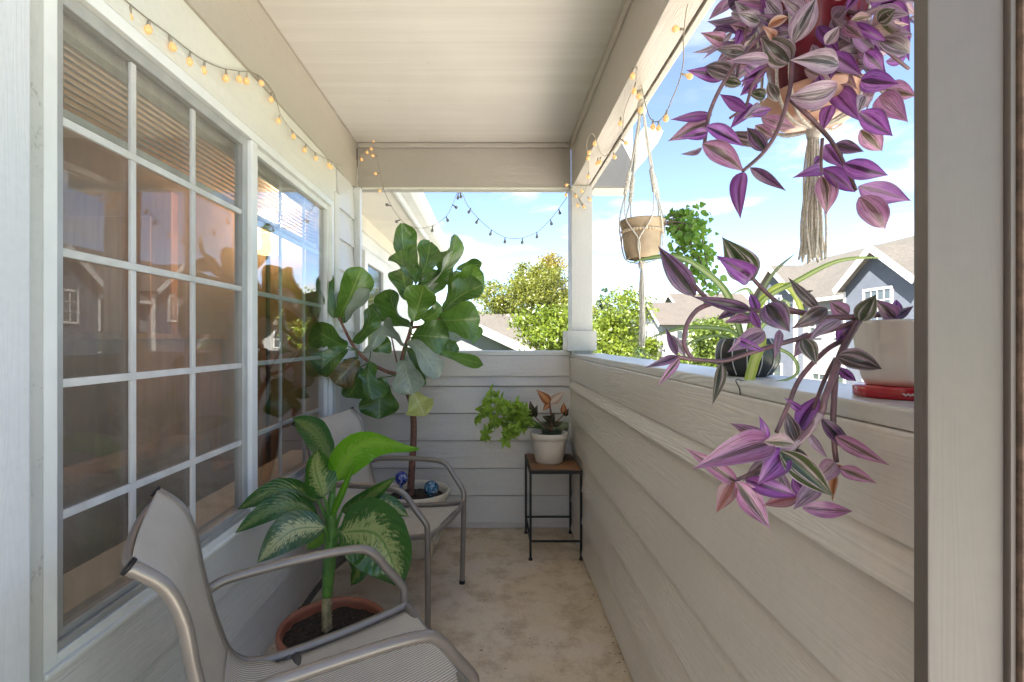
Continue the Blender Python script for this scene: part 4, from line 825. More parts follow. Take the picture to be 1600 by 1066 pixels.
for b, t_, w_, k in (((859, 630), (838, 609), 13, 'croton_o'), ((860, 630), (882, 612), 13, 'croton_c'), ((858, 632), (848, 642), 8, 'croton_o'), ((881, 648), (881, 628), 9, 'croton_o'), ((882, 650), (889, 638), 7, 'croton_d'), ((861, 655), (847, 650), 9, 'croton_d'), ((861, 660), (866, 645), 9, 'croton_d'), ((862, 664), (846, 662), 8, 'croton_d'), ((862, 664), (880, 660), 8, 'croton_d'), ((835, 650), (828, 626), 10, 'croton_d'), ((835, 650), (818, 636), 9, 'croton_d'), ((836, 652), (840, 632), 8, 'croton_d')):
    leaf('leaf', cr, C_(*b), C_(*t_, 2.76), w_ * 2.78 / F * 1.2, MT[k], 'ovate', .14, .3, 20, 8)
tube('stem', [C_(860, 672), C_(846, 662), C_(835, 650)], [.004, .003, .003], MT['bark_fig'], cr, 8)
LFB = plain_leaf('basil_leaf', (.16, .30, .02), (.40, .56, .07), .4, .4)
hb = thing('leafy_herb', P(850, 668, 2.86), 'bright light green bushy herb leaning out left over the plant stand', 'plant')
stems = [((850, 668), (822, 655), (790, 640), (768, 612)), ((850, 670), (820, 660), (780, 655), (752, 640)), ((850, 668), (824, 652), (800, 648), (785, 625)), ((848, 670), (815, 668), (795, 672), (788, 690)), ((848, 670), (812, 662), (770, 665), (758, 685)), ((850, 668), (826, 655), (812, 645), (806, 628)), ((850, 670), (820, 665), (806, 668), (800, 680)), ((850, 668), (818, 655), (775, 640), (744, 655)), ((850, 668), (826, 660), (815, 655), (820, 640)), ((850, 668), (820, 655), (780, 630), (760, 628))]
for q in stems:
    yy = rnd.uniform(-.10, .06); pts = crom([P(q[0][0], q[0][1], 2.86), P(*q[1], 2.80 + yy * .5), P(*q[2], 2.74 + yy), P(*q[3], 2.70 + yy)], 6)
    st = tube('stem', pts, [.0035, .002], MT['stem_green'], hb, 6, 0)
    for i, p in enumerate(pts[6:]):
        for r_ in range(5):
            d = Vector((rnd.gauss(0, 1), rnd.gauss(0, 1), rnd.gauss(-.15, .8))).normalized(); ln = rnd.uniform(.028, .056)
            leaf('leaf', st, p, p + d * ln, ln * rnd.uniform(.38, .55), LFB, 'ovate', .15, .35, 40, 5, nu=1)
# ---------------------------------------------------------------- pots on the right railing cap
bp_ = Vector((.553, 1.085, 1.0697))
bk = thing('striped_pot', bp_, 'round black pot with thin pale vertical lines on the railing cap', 'pot')
prof = [(.036, 0), (.046, .004), (.060, .026), (.0635, .046), (.060, .068), (.052, .080), (.047, .082), (.048, .076)]
lathe('pot_body', prof, bp_, MT['black_pot'], bk, 56, False); disc('soil', bp_ + Vector((0, 0, .071)), .050, MT['soil'], bk, 24, .003)
for k in range(14):
    a_ = 2 * math.pi * k / 14 + .2; tube('pale_line', [bp_ + Vector(((r + .0006) * math.cos(a_), (r + .0006) * math.sin(a_), z)) for r, z in prof[1:6]], .0011, MT['pot_line'], bk, 5, 4)
sp = thing('spider_plant', bp_ + Vector((0, 0, .07)), 'spider plant with long arching yellow-green straps in the black striped pot', 'plant')
def S_(px, py, Y=1.06): return P(px, py, Y)
for pts, w_, k in (([(1160, 533, 1.08), (1137, 463, 1.05), (1100, 425, 1.02), (1060, 403, .98), (1015, 404, .96), (980, 413, .95)], 14, 'a'), ([(1166, 533, 1.08), (1187, 475, 1.05), (1247, 439, 1.0), (1302, 411, .97), (1350, 403, .94), (1392, 405, .92)], 10, 'a'),
    ([(1164, 533, 1.08), (1182, 480, 1.1), (1194, 450, 1.12), (1215, 420, 1.12), (1246, 394, 1.12)], 7, 'd'), ([(1170, 533, 1.06), (1186, 522, 1.03), (1188, 540, 1.00), (1178, 568, .98), (1166, 615, .97), (1159, 657, .96)], 17, 'y'),
    ([(1160, 533, 1.08), (1137, 516, 1.06), (1080, 512, 1.03), (1040, 520, 1.0), (1013, 530, .98)], 9, 'a'), ([(1158, 534, 1.08), (1120, 525, 1.06), (1085, 533, 1.04), (1062, 545, 1.02)], 6, 'a'),
    ([(1170, 533, 1.08), (1187, 477, 1.06), (1214, 450, 1.04), (1236, 452, 1.02), (1252, 485, 1.0), (1254, 515, .99)], 13, 'y'), ([(1166, 534, 1.09), (1176, 478, 1.12), (1168, 452, 1.14), (1140, 462, 1.16)], 7, 'a'), ([(1168, 534, 1.09), (1200, 500, 1.15), (1226, 470, 1.2), (1240, 500, 1.22)], 8, 'a'),
    ([(1168, 534, 1.06), (1215, 545, .98), (1240, 560, .96), (1246, 582, .95), (1228, 594, .95), (1192, 598, .95)], 6, 'a'), ([(1160, 534, 1.08), (1150, 490, 1.12), (1128, 455, 1.14), (1118, 470, 1.15)], 6, 'd')):
    q = crom([P(*p) for p in pts], 5); nrm = (CAM - q[len(q) // 2]).normalized() + Vector((0, 0, .5)); v, f, uv = leaf_geo(q, w_ * pts[-1][2] / F, nrm.normalized(), 'strap', .35, 2); mesh('leaf', v, f, SPI[k], sp, True, uv)
tube('runner', [P(1192, 598, .95), P(1165, 596, .95), P(1150, 594, .95), P(1156, 610, .95), P(1157, 640, .955)], .0012, MT['wire_dark'], sp, 5)
wp2 = Vector((.562, .683, 1.0697))
pp = thing('glazed_pot', wp2, 'glossy pale fluted pot on a red base at the near end of the railing cap', 'pot')
def fluted(prof, c, m, parent, name, n=72, k=9, amp=.035):
    v, f = [], []
    for i, (r, z) in enumerate(prof):
        for j in range(n): a_ = 2 * math.pi * j / n; rr = r * (1 + amp * math.cos(k * a_) * (1 if 1 < i < len(prof) - 4 else .25)); v.append(Vector(c) + Vector((rr * math.cos(a_), rr * math.sin(a_), z)))
    for i in range(len(prof) - 1):
        for j in range(n): f.append((i * n + j, i * n + (j + 1) % n, (i + 1) * n + (j + 1) % n, (i + 1) * n + j))
    return mesh(name, v, f, m, parent)
fluted([(.040, .0165), (.043, .017), (.047, .026), (.0525, .05), (.0555, .08), (.057, .100), (.0575, .104), (.0545, .105), (.052, .098), (.050, .085)], wp2, MT['pale_pot'], pp, 'pot_body')
rd = lathe('red_base', [(.054, .0), (.057, .0015), (.0575, .014), (.055, .0163), (.02, .0164)], wp2, MT['red_base'], pp); disc('soil', wp2 + Vector((0, 0, .092)), .051, MT['soil'], pp, 24, .003)
def arc_pt(ang, z, r=.0579): return wp2 + Vector((r * math.cos(ang), r * math.sin(ang), z))
v, f = [], []
sq = [(-2.28 + i * .0085, .0078 + .0016 * math.sin(i * 1.9) + .0008 * math.sin(i * .7)) for i in range(34)]
tube_geo([arc_pt(a_, z) for a_, z in sq], .0005, 5, v, f); tube_geo([arc_pt(-2.10 + i * .0085, .0078 + .0012 * math.cos(i * 2.4)) for i in range(16)], .00065, 5, v, f)
mesh('printed_script', v, f, MT['white_print'], rd); lathe('printed_dot', [(.0014, -.0014), (.0018, 0), (.0014, .0014)], arc_pt(-1.66, .0075, .0568), MT['white_print'], rd, 10)

# crumbs of leaf litter and grit along the foot of the walls
v, f = [], []
for i in range(240):
    q = rnd.random()
    if q < .45: x, y = XR - .006 - abs(rnd.gauss(0, .022)), rnd.uniform(1.2, 3.02)
    elif q < .75: x, y = XL + .02 + abs(rnd.gauss(0, .03)), rnd.uniform(1.0, 3.0)
    else: x, y = rnd.uniform(-.75, .46), 3.035 - abs(rnd.gauss(0, .05))
    if rnd.random() < .2: x, y = rnd.uniform(-.4, .45), rnd.uniform(1.7, 3.0)
    r_ = rnd.uniform(.0010, .0030); a_ = rnd.uniform(0, 3.1); b0 = len(v); c_, s_ = math.cos(a_), math.sin(a_)
    for dx, dy, dz in ((-1.6, 0, 0), (0, -.8, 0), (1.6, 0, 0), (0, .8, 0), (0, 0, .8)): v.append(Vector((x + r_ * (dx * c_ - dy * s_), y + r_ * (dx * s_ + dy * c_), .0006 + r_ * dz)))
    f += [(b0, b0 + 1, b0 + 4), (b0 + 1, b0 + 2, b0 + 4), (b0 + 2, b0 + 3, b0 + 4), (b0 + 3, b0, b0 + 4)]
MT['litter'] = simple('brown_leaf_litter', (.10, .06, .035), .9, vary=.5, nscale=90)
tag(mesh('leaf_litter', v, f, MT['litter'], None, False), 'brown crumbs of leaf litter scattered along the foot of the walls', 'litter', None, 'stuff')
# ---------------------------------------------------------------- spiderworts (striped purple trailing plants)
def stem(parent, pts, r0, r1, m='trad_stem', name='stem'):
    q = [P(*p) for p in pts]; r0 *= .86; r1 *= .86; return tube(name, q, [r0, (r0 + r1) / 2, r1], MT[m], parent, 8, 5)
def tl(parent, b, t_, w_, k, y0, y1, mid=None, fold=.3, bow=.13, tilt=20):
    return leaf('leaf', parent, P(b[0], b[1], y0), P(t_[0], t_[1], y1), w_ * rnd.uniform(.86, 1.04) * (y0 + y1) / 2 / F, TRAD[k], 'ovate', bow * rnd.choice((-.4, .6, 1, 1.5)), fold * rnd.uniform(.5, 2.2), tilt, 12, .02, mid=mid)
# the one in the pale pot on the railing
lo_p = thing('trailing_spiderwort', wp2 + Vector((0, 0, .095)), 'purple striped spiderwort sprawling from the pale pot over the railing', 'plant')
YL = .66
stem(lo_p, [(1408, 508, .68), (1392, 492, .67), (1368, 492, .66), (1341, 495, .65), (1291, 496, .66), (1239, 487, .67), (1181, 485, .68), (1115, 472, .69), (1098, 460, .69), (1080, 440, .70)], .0050, .0034)
stem(lo_p, [(1344, 500, .65), (1310, 512, .65), (1260, 526, .65), (1220, 537, .655), (1170, 552, .66), (1132, 564, .665), (1100, 563, .67), (1077, 561, .67), (1058, 557, .67)], .0042, .0028)
stem(lo_p, [(1115, 473, .69), (1090, 484, .685), (1074, 506, .68), (1069, 535, .675), (1076, 553, .672), (1084, 562, .67)], .0042, .0030)
stem(lo_p, [(1290, 495, .66), (1236, 484, .66), (1214, 472, .66), (1190, 450, .655), (1175, 434, .65)], .0040, .0030)
stem(lo_p, [(1345, 497, .65), (1335, 512, .645), (1316, 548, .64), (1303, 585, .63), (1288, 625, .62), (1282, 648, .62), (1242, 698, .61)], .0052, .0044)
stem(lo_p, [(1282, 648, .62), (1262, 676, .615), (1240, 698, .61), (1225, 706, .61)], .0050, .0042, 'trad_stem_pale')
stem(lo_p, [(1318, 532, .65), (1290, 548, .65), (1251, 590, .645), (1232, 632, .64), (1213, 676, .63)], .0040, .0030)
stem(lo_p, [(1308, 560, .64), (1304, 610, .635), (1302, 655, .63), (1304, 700, .63), (1307, 722, .63)], .0044, .0036)
stem(lo_p, [(1306, 560, .66), (1290, 590, .66), (1278, 620, .65), (1270, 640, .645)], .0034, .0028)
stem(lo_p, [(1225, 706, .61), (1190, 730, .615), (1165, 744, .62), (1146, 752, .62)], .0036, .0026)
for b, t_, w_, k, y0, y1 in [
 ((1086, 462), (1028, 384), 36, 'D', .70, .72), ((1176, 438), (1128, 370), 58, 'G', .65, .64), ((1174, 434), (1118, 399), 34, 'P', .635, .62), ((1198, 476), (1234, 519), 50, 'D', .64, .62), ((1292, 482), (1237, 514), 28, 'G', .65, .66), ((1279, 482), (1231, 433), 20, 'G', .655, .67), ((1172, 484), (1080, 463), 24, 'D', .675, .68),
 ((1174, 500), (1131, 504), 24, 'K', .67, .66), ((1184, 487), (1172, 459), 18, 'P', .68, .69), ((1174, 486), (1190, 518), 18, 'P', .665, .66), ((1326, 492), (1296, 471), 26, 'K', .655, .67), ((1344, 502), (1369, 460), 36, 'G', .64, .63), ((1399, 497), (1367, 467), 28, 'K', .66, .65), ((1396, 498), (1428, 478), 18, 'D', .66, .66), ((1398, 496), (1400, 468), 18, 'P', .67, .68),
 ((1312, 500), (1263, 533), 28, 'S', .64, .63), ((1328, 506), (1307, 537), 28, 'P', .65, .66), ((1255, 530), (1276, 570), 30, 'G', .645, .63), ((1218, 516), (1210, 563), 16, 'S', .65, .64), ((1194, 518), (1136, 551), 30, 'S', .65, .64), ((1150, 530), (1194, 549), 16, 'P', .645, .64), ((1058, 557), (1007, 575), 14, 'D', .67, .66), ((1062, 560), (1027, 604), 14, 'K', .67, .66), ((1058, 556), (1040, 512), 15, 'D', .67, .68), ((1070, 556), (1050, 522), 15, 'S', .675, .69),
 ((1127, 569), (1113, 633), 22, 'G', .665, .65), ((1309, 557), (1378, 577), 38, 'G', .63, .61), ((1309, 574), (1338, 596), 18, 'P', .64, .64), ((1252, 641), (1225, 621), 14, 'P', .64, .64), ((1247, 674), (1281, 616), 40, 'P', .635, .65), ((1246, 692), (1227, 640), 26, 'G', .63, .64), ((1283, 654), (1341, 716), 28, 'D', .625, .615), ((1306, 682), (1391, 728), 28, 'K', .61, .560), ((1264, 676), (1293, 716), 14, 'S', .62, .62), ((1262, 520), (1240, 560), 22, 'S', .66, .67), ((1150, 486), (1120, 500), 16, 'D', .685, .69),
 ((1206, 692), (1082, 733), 54, 'K', .605, .585), ((1152, 756), (1069, 699), 28, 'K', .62, .63), ((1241, 694), (1191, 690), 32, 'C', .60, .595), ((1196, 688), (1140, 661), 26, 'K', .61, .62), ((1194, 688), (1186, 649), 18, 'P', .605, .60), ((1226, 704), (1183, 758), 40, 'P', .60, .59), ((1219, 706), (1303, 777), 46, 'G', .595, .575), ((1244, 700), (1262, 728), 30, 'G', .61, .61), ((1146, 752), (1119, 802), 30, 'B', .615, .605), ((1150, 753), (1204, 827), 42, 'K', .61, .595), ((1165, 750), (1247, 776), 34, 'P', .615, .60),
 ((1247, 775), (1191, 790), 26, 'B', .60, .60), ((1282, 754), (1239, 797), 34, 'S', .60, .59), ((1254, 794), (1332, 799), 30, 'K', .60, .60), ((1312, 732), (1371, 756), 26, 'K', .61, .575), ((1304, 722), (1269, 757), 30, 'C', .62, .61), ((1306, 738), (1301, 784), 18, 'B', .62, .61), ((1307, 726), (1330, 742), 12, 'B', .62, .61), ((1195, 690), (1150, 670), 14, 'B', .60, .60), ((1210, 720), (1160, 752), 30, 'S', .62, .625), ((1240, 745), (1268, 790), 26, 'P', .62, .62), ((1215, 735), (1232, 790), 24, 'S', .625, .625)]:
    tl(lo_p, b, t_, w_, k, y0, y1)
# the hanging one in the maroon pot
YH = .867; hc = P(1272, 90, YH)
hp = thing('hanging_pot', Vector((hc.x, YH, 1.53)), 'maroon hanging pot with peach saucer under the right beam', 'pot')
c0 = Vector((hc.x, YH, 0))
lathe('pot_body', [(.056, 1.553), (.060, 1.556), (.078, 1.66), (.090, 1.745), (.092, 1.76), (.087, 1.76), (.083, 1.735)], c0, MT['red_pot'], hp, 48, False); disc('soil', c0 + Vector((0, 0, 1.735)), .082, MT['soil'], hp, 24)
lathe('saucer', [(.040, 1.527), (.058, 1.530), (.074, 1.546), (.083, 1.563), (.086, 1.566), (.083, 1.568), (.072, 1.552), (.05, 1.54), (.0, 1.54)], c0, MT['peach_saucer'], hp, 48)
hg = thing('macrame_hanger', Vector((hc.x, YH, ZB)), 'cream cotton macrame hanger with long tassel holding the maroon pot', 'plant hanger')
def rope_path(pts, r=.0028, n=6): return tube('cord', pts, r, MT['rope'], hg, n, 5)
topk = Vector((.535, YH, ZB + .02))
for k in range(4):
    a_ = .5 + k * math.pi / 2; e_ = Vector((math.cos(a_), math.sin(a_), 0))
    for s in (-1, 1):
        e2 = Vector((math.cos(a_ + s * .12), math.sin(a_ + s * .12), 0)); rope_path([topk, c0 + e2 * .095 + Vector((0, 0, 1.78)), c0 + e2 * .088 + Vector((0, 0, 1.66)), c0 + e2 * .089 + Vector((0, 0, 1.57)), c0 + e2 * .060 + Vector((0, 0, 1.525)), c0 + Vector((0, 0, 1.512))])
lathe('gathering_knot', [(.004, -.016), (.011, -.012), (.013, 0), (.011, .010), (.005, .016)], c0 + Vector((0, 0, 1.510)), MT['rope'], hg, 14)
def tassel(parent, top, length, r_top, r_bot, n, name='tassel_strand'):
    for i in range(n):
        a_ = i * 2.39996; q = math.sqrt((i + .5) / n); e_ = Vector((math.cos(a_), math.sin(a_), 0)) * q; ln = length * rnd.uniform(.93, 1.03); w1 = rnd.uniform(-.003, .003)
        tube(name, [top + e_ * r_top * .5, top + e_ * r_top + Vector((w1, 0, -ln * .3)), top + e_ * (r_top * .5 + r_bot * .5) + Vector((-w1, w1, -ln * .7)), top + e_ * r_bot + Vector((w1, 0, -ln))], [.0017, .0018, .0019, .0022], MT['rope'], parent, 5, 4)
tassel(hg, c0 + Vector((-.001, 0, 1.503)), 1.503 - P(0, 404, YH).z, .014, .022, 34)
hb_ = thing('trailing_spiderwort', hc + Vector((0, 0, .1)), 'lush purple and silver spiderwort spilling from the maroon hanging pot', 'plant')
for pts, r0, r1 in (([(1262, -20, .82), (1223, 24, .78), (1179, 65, .76), (1138, 117, .76), (1110, 173, .77), (1100, 230, .78)], .0046, .0032), ([(1250, 20, .80), (1239, 69, .77), (1235, 133, .76), (1219, 194, .76), (1195, 236, .765), (1160, 268, .77)], .0046, .0032), ([(1235, 155, .76), (1262, 180, .765), (1279, 198, .77), (1300, 222, .77), (1320, 258, .77), (1338, 298, .77)], .0044, .0030),
    ([(1270, 20, .82), (1304, 14, .80), (1344, 22, .78), (1384, 10, .78), (1410, 30, .79), (1422, 60, .80)], .0045, .003), ([(1290, 90, .80), (1304, 101, .78), (1348, 121, .775)], .004, .003), ([(1182, 22, .80), (1170, 36, .79), (1158, 80, .79), (1150, 130, .80)], .0038, .0026), ([(1215, 98, .77), (1192, 110, .765), (1175, 135, .76), (1165, 165, .765), (1140, 185, .77)], .0034, .0024), ([(1340, 20, .79), (1356, 40, .785), (1370, 65, .78), (1398, 90, .785), (1420, 108, .79)], .0042, .003), ([(1285, 216, .77), (1283, 250, .775), (1284, 275, .775)], .003, .0024), ([(1290, 60, .80), (1288, 100, .80), (1280, 130, .80)], .003, .0024)):
    stem(hb_, pts, r0, r1)
HL = [((1133, 121), (1072, 110), 24, 'P'), ((1112, 180), (1047, 187), 20, 'P'), ((1108, 190), (1043, 221), 30, 'K'), ((1105, 207), (1062, 215), 20, 'P'), ((1097, 232), (1063, 241), 12, 'D'), ((1098, 225), (1162, 268), 34, 'K'), ((1103, 198), (1162, 229), 28, 'P'), ((1138, 208), (1213, 206), 28, 'G'), ((1196, 236), (1167, 199), 26, 'D'), ((1160, 270), (1157, 343), 30, 'P'), ((1172, 262), (1229, 299), 22, 'D'),
 ((1130, 64), (1094, 51), 24, 'K'), ((1162, 82), (1117, 77), 22, 'G'), ((1149, 118), (1100, 104), 28, 'G'), ((1193, 110), (1158, 99), 26, 'P'), ((1233, 97), (1189, 57), 44, 'G'), ((1196, 114), (1184, 78), 20, 'K'), ((1166, 172), (1124, 147), 24, 'P'), ((1176, 164), (1140, 202), 24, 'P'), ((1179, 128), (1156, 150), 20, 'P'), ((1174, 178), (1206, 170), 16, 'P'), ((1190, 184), (1242, 200), 24, 'K'), ((1240, 67), (1276, -4), 38, 'S'), ((1311, 101), (1234, 94), 40, 'S'), ((1235, 152), (1309, 134), 42, 'S'), ((1309, 139), (1264, 177), 28, 'S'),
 ((1304, 144), (1346, 191), 38, 'P'), ((1345, 126), (1405, 131), 38, 'P'), ((1303, 84), (1369, 71), 28, 'S'), ((1330, 92), (1399, 63), 16, 'S'), ((1340, 176), (1395, 213), 40, 'P'), ((1344, 204), (1378, 236), 34, 'K'), ((1374, 150), (1419, 191), 44, 'K'), ((1384, 140), (1432, 150), 34, 'K'), ((1392, 6), (1421, 97), 32, 'P'), ((1370, 50), (1412, 88), 36, 'P'), ((1299, 164), (1285, 206), 26, 'P'), ((1284, 244), (1271, 258), 14, 'P'), ((1282, 267), (1238, 278), 22, 'P'), ((1284, 276), (1291, 336), 38, 'K'), ((1284, 264), (1337, 301), 36, 'P'), ((1289, 226), (1319, 263), 30, 'P'), ((1304, 226), (1350, 237), 22, 'D'), ((1318, 256), (1388, 274), 36, 'P'), ((1341, 291), (1424, 314), 42, 'P'), ((1343, 308), (1383, 358), 42, 'K'),
 ((1340, 18), (1392, -12), 24, 'C'), ((1372, 34), (1400, 14), 30, 'G'), ((1352, 150), (1340, 178), 24, 'S'), ((1322, 98), (1360, 104), 28, 'S'), ((1300, 30), (1330, 68), 28, 'S'), ((1290, 70), (1312, 40), 26, 'S'), ((1340, 30), (1338, 72), 26, 'S'), ((1250, 20), (1218, -6), 26, 'S'), ((1282, 68), (1258, 38), 22, 'D'), ((1260, 16), (1300, -6), 28, 'S'), ((1305, 12), (1345, -16), 26, 'G'), ((1175, 50), (1140, 38), 20, 'K'), ((1150, 70), (1160, 44), 18, 'P'), ((1222, 26), (1196, -4), 24, 'S'), ((1200, 42), (1232, 26), 20, 'B'), ((1180, 30), (1148, 2), 22, 'S'), ((1164, 26), (1142, 20), 16, 'S'), ((1210, 60), (1190, 40), 16, 'B'), ((1170, 100), (1132, 92), 20, 'K'), ((1158, 132), (1128, 128), 18, 'G'), ((1196, 150), (1166, 144), 22, 'G'), ((1192, 170), (1160, 186), 24, 'S'), ((1200, 130), (1216, 160), 20, 'G'), ((1180, 196), (1210, 216), 22, 'K'), ((1302, 110), (1340, 140), 24, 'C'), ((1268, 108), (1300, 124), 24, 'S'), ((1360, 96), (1340, 66), 20, 'K'), ((1320, 40), (1352, 62), 22, 'K'), ((1308, 60), (1284, 84), 20, 'S'), ((1140, 12), (1168, -10), 26, 'D'), ((1180, 8), (1150, 16), 22, 'S'), ((1360, 118), (1352, 88), 18, 'S'), ((1384, 96), (1418, 84), 20, 'P')]
for i, (b, t_, w_, k) in enumerate(HL):
    y = .775 + rnd.uniform(-.03, .05); tl(hb_, b, t_, w_, k, y, y + rnd.uniform(-.03, .03))
for i in range(46):
    bx, by = rnd.uniform(1185, 1385), rnd.uniform(-15, 120); a_ = rnd.gauss(math.atan2(by - 40, bx - 1275), .8); ln = rnd.uniform(38, 70); y = rnd.uniform(.745, .80)
    tl(hb_, (bx, by), (bx + ln * math.cos(a_), by + ln * math.sin(a_) * .8 + 8), rnd.uniform(18, 30), rnd.choice('SSSKPPGCD'), y, y + rnd.uniform(-.03, .03))
# leaves round the back of the pot and over its rim
for i in range(80):
    a_ = rnd.uniform(0, 6.28); q_ = rnd.uniform(.085, .13); b = c0 + Vector((math.cos(a_) * q_, math.sin(a_) * q_, rnd.uniform(1.66, 1.80))); d = Vector((math.cos(a_), math.sin(a_), rnd.uniform(-.9, .7))).normalized() * rnd.uniform(.045, .08)
    leaf('leaf', hb_, b, b + d, rnd.uniform(.022, .036), TRAD[rnd.choice('SSSKPGCD')], 'ovate', .14, .3, 60, 10)
# ---------------------------------------------------------------- tan hanging pot
YT = 1.84; tc_ = P(1003, 375, YT); tb = P(1003, 405, YT).z; tt_ = P(1003, 345, YT).z; H_ = tt_ - tb; ct = Vector((tc_.x, YT, tb))
th = thing('hanging_pot', ct, 'tan clay pot hanging in a macrame sling below the right beam', 'pot')
lathe('pot_body', [(.048, 0), (.056, .003), (.066, H_ * .3), (.070, H_ * .70), (.070, H_ * .72)], ct, MT['tan_pot'], th, 48, False); lathe('rim', [(.070, H_ * .72), (.072, H_ * .73), (.080, H_ * .96), (.081, H_ * .99), (.078, H_), (.072, H_ * .97), (.065, H_ * .7)], ct, MT['tan_pot'], th, 48, False); disc('soil', ct + Vector((0, 0, H_ * .86)), .070, MT['soil'], th, 24)
MT['bead'] = simple('pale_clay_bead', (.56, .45, .31), .6)
for k in range(22):
    a_ = math.pi + k * math.pi / 21; lathe('raised_bead', [(.0065 * math.cos(x), .0065 * math.sin(x)) for x in [R(-85 + i * 34) for i in range(6)]], ct + Vector((.0725 * math.cos(a_), .0725 * math.sin(a_), H_ * .70)), MT['bead'], th, 10)
h2_ = thing('macrame_hanger', Vector((ct.x, YT, ZB)), 'grey-cream macrame hanger with knots and a straight tail holding the tan pot', 'plant hanger')
kt = P(1003, 168, YT)
lathe('top_knot', [(.004, -.03), (.014, -.026), (.018, -.005), (.015, .02), (.006, .03)], kt, MT['rope'], h2_, 14); tube('hook_cord', [kt, kt + Vector((-.004, 0, ZB - kt.z + .002))], .009, MT['rope'], h2_, 8, 0)
for k in range(4):
    a_ = .35 + k * math.pi / 2; e_ = Vector((math.cos(a_), math.sin(a_), 0)); low = ct + e_ * .088 + Vector((0, 0, H_ * 1.10)); k1 = kt + (low - kt) * .80; k0 = kt + (low - kt) * .62; s_ = Vector((-math.sin(a_), math.cos(a_), 0))
    for s in (-1, 1): tube('cord', [kt + e_ * .006, kt + (k0 - kt) * .5 + s_ * .004 * s, k0], .0026, MT['rope'], h2_, 6, 5)
    for j in range(7):
        u_ = j / 6; lathe('square_knot', [(.003, -.011), (.0078, -.006), (.0085, .0), (.0078, .006), (.003, .011)], k0 + (k1 - k0) * u_, MT['rope'], h2_, 10)
    for s in (-1, 1):
        a2 = a_ + s * math.pi / 4; e2 = Vector((math.cos(a2), math.sin(a2), 0)); tube('cord', [k1, ct + (e_ * .7 + e2 * .3) * .092 + Vector((0, 0, H_ * .98)), ct + e2 * .074 + Vector((0, 0, H_ * .42)), ct + e2 * .060 + Vector((0, 0, .004)), ct + e2 * .03 + Vector((0, 0, -.012)), ct + Vector((0, 0, -.014))], .0026, MT['rope'], h2_, 6, 5)
lathe('gathering_knot', [(.004, -.02), (.012, -.015), (.014, 0), (.010, .010), (.004, .016)], ct + Vector((0, 0, -.018)), MT['rope'], h2_, 12)
tassel(h2_, ct + Vector((0, 0, -.03)), tb - .03 - P(0, 540, YT).z, .009, .012, 16)
vn = thing('trailing_vine', ct + Vector((.06, 0, H_)), 'small leaved green vine cascading to the right from the tan hanging pot', 'plant')
LV = plain_leaf('vine_leaf', (.05, .13, .014), (.17, .33, .035), .4, .4)
for q in ([(1012, 350), (1036, 345), (1060, 340), (1085, 345), (1100, 372), (1108, 405)], [(1012, 352), (1040, 350), (1070, 356), (1080, 380), (1085, 415)], [(1012, 350), (1038, 342), (1062, 334), (1078, 332), (1095, 345)], [(1015, 352), (1045, 352), (1062, 370), (1068, 395), (1100, 440)], [(1015, 352), (1050, 346), (1090, 360), (1102, 400), (1112, 445)], [(1015, 352), (1050, 350), (1075, 375), (1095, 410), (1104, 452)]):
    yy = rnd.uniform(-.05, .09); pts = crom([P(x, y, YT + yy * i / 4) for i, (x, y) in enumerate(q)], 6); st = tube('stem', pts, [.0028, .0016], MT['trad_stem'], vn, 6, 0)
    for p in pts[8:]:
        for r_ in range(4):
            p2 = p + Vector((rnd.gauss(0, .018), rnd.gauss(0, .02), rnd.gauss(-.005, .018))); d = Vector((rnd.gauss(0, 1), rnd.gauss(0, 1), rnd.gauss(-.6, .8))).normalized(); ln = rnd.uniform(.020, .034)
            leaf('leaf', st, p2, p2 + d * ln, ln * rnd.uniform(.6, .8), LV, 'ovate', .12, .25, 50, 5, nu=1)
# ---------------------------------------------------------------- string lights
def string_light(label, pts, bulbs, dark=False, lift=None):
    """pts: cord way-points in 3-D; bulbs: (point on cord, direction)"""
    o = thing('string_lights', pts[0], label, 'string lights', 'globe string lights'); tube('cord', pts, .0017, MT['wire'], o, 6, 6)
    for p, d in bulbs:
        p = Vector(p); d = Vector(d).normalized(); ax = d.to_track_quat('Z', 'Y').to_matrix()
        so = tube('socket', [p, p + d * .017], [.0026, .0042], MT['wire'] if not dark else MT['wire_dark'], o, 8, 0)
        r = .0112; v, f = [], []; n = 14; pr = [(.0035, .0), (.0050, .003), (.0080, .007), (.0095, .0125), (.0086, .0178), (.0052, .0215), (.001, .0228)]
        for q, z in pr:
            for j in range(n): a_ = 2 * math.pi * j / n; v.append(p + d * .016 + ax @ Vector((q * math.cos(a_), q * math.sin(a_), z)))
        for i in range(len(pr) - 1):
            for j in range(n): f.append((i * n + j, i * n + (j + 1) % n, (i + 1) * n + (j + 1) % n, (i + 1) * n + j))
        f.append(tuple((len(pr) - 1) * n + j for j in range(n))); mesh('bulb', v, f, MT['bulb_off' if dark else 'bulb'], so)
    return o
def W(px, py, dx=.016):                        # a point just off the left wall plane
    X = XL + dx; Y = X * F / (px - VX); return Vector((X, Y, EYE - (py - VY) * Y / F))
dn = lambda: Vector((rnd.gauss(0, .25), rnd.gauss(0, .25), -1))
A = [(150, -40), (200, 4), (232, 30), (262, 52), (297, 80), (320, 95), (345, 106), (372, 111), (392, 113), (412, 124), (430, 150), (438, 178), (455, 202), (475, 222), (492, 238), (513, 250), (530, 258)]
pa = [W(*q) for q in A] + [P(546, 252, 3.0), P(556, 248, 3.03), P(565, 240, 3.035), P(574, 230, 3.035), P(583, 218, 3.035), P(582, 226, 3.03), P(588, 243, 3.02), P(592, 262, 3.02), P(597, 285, 3.02), P(600, 297, 3.03)]
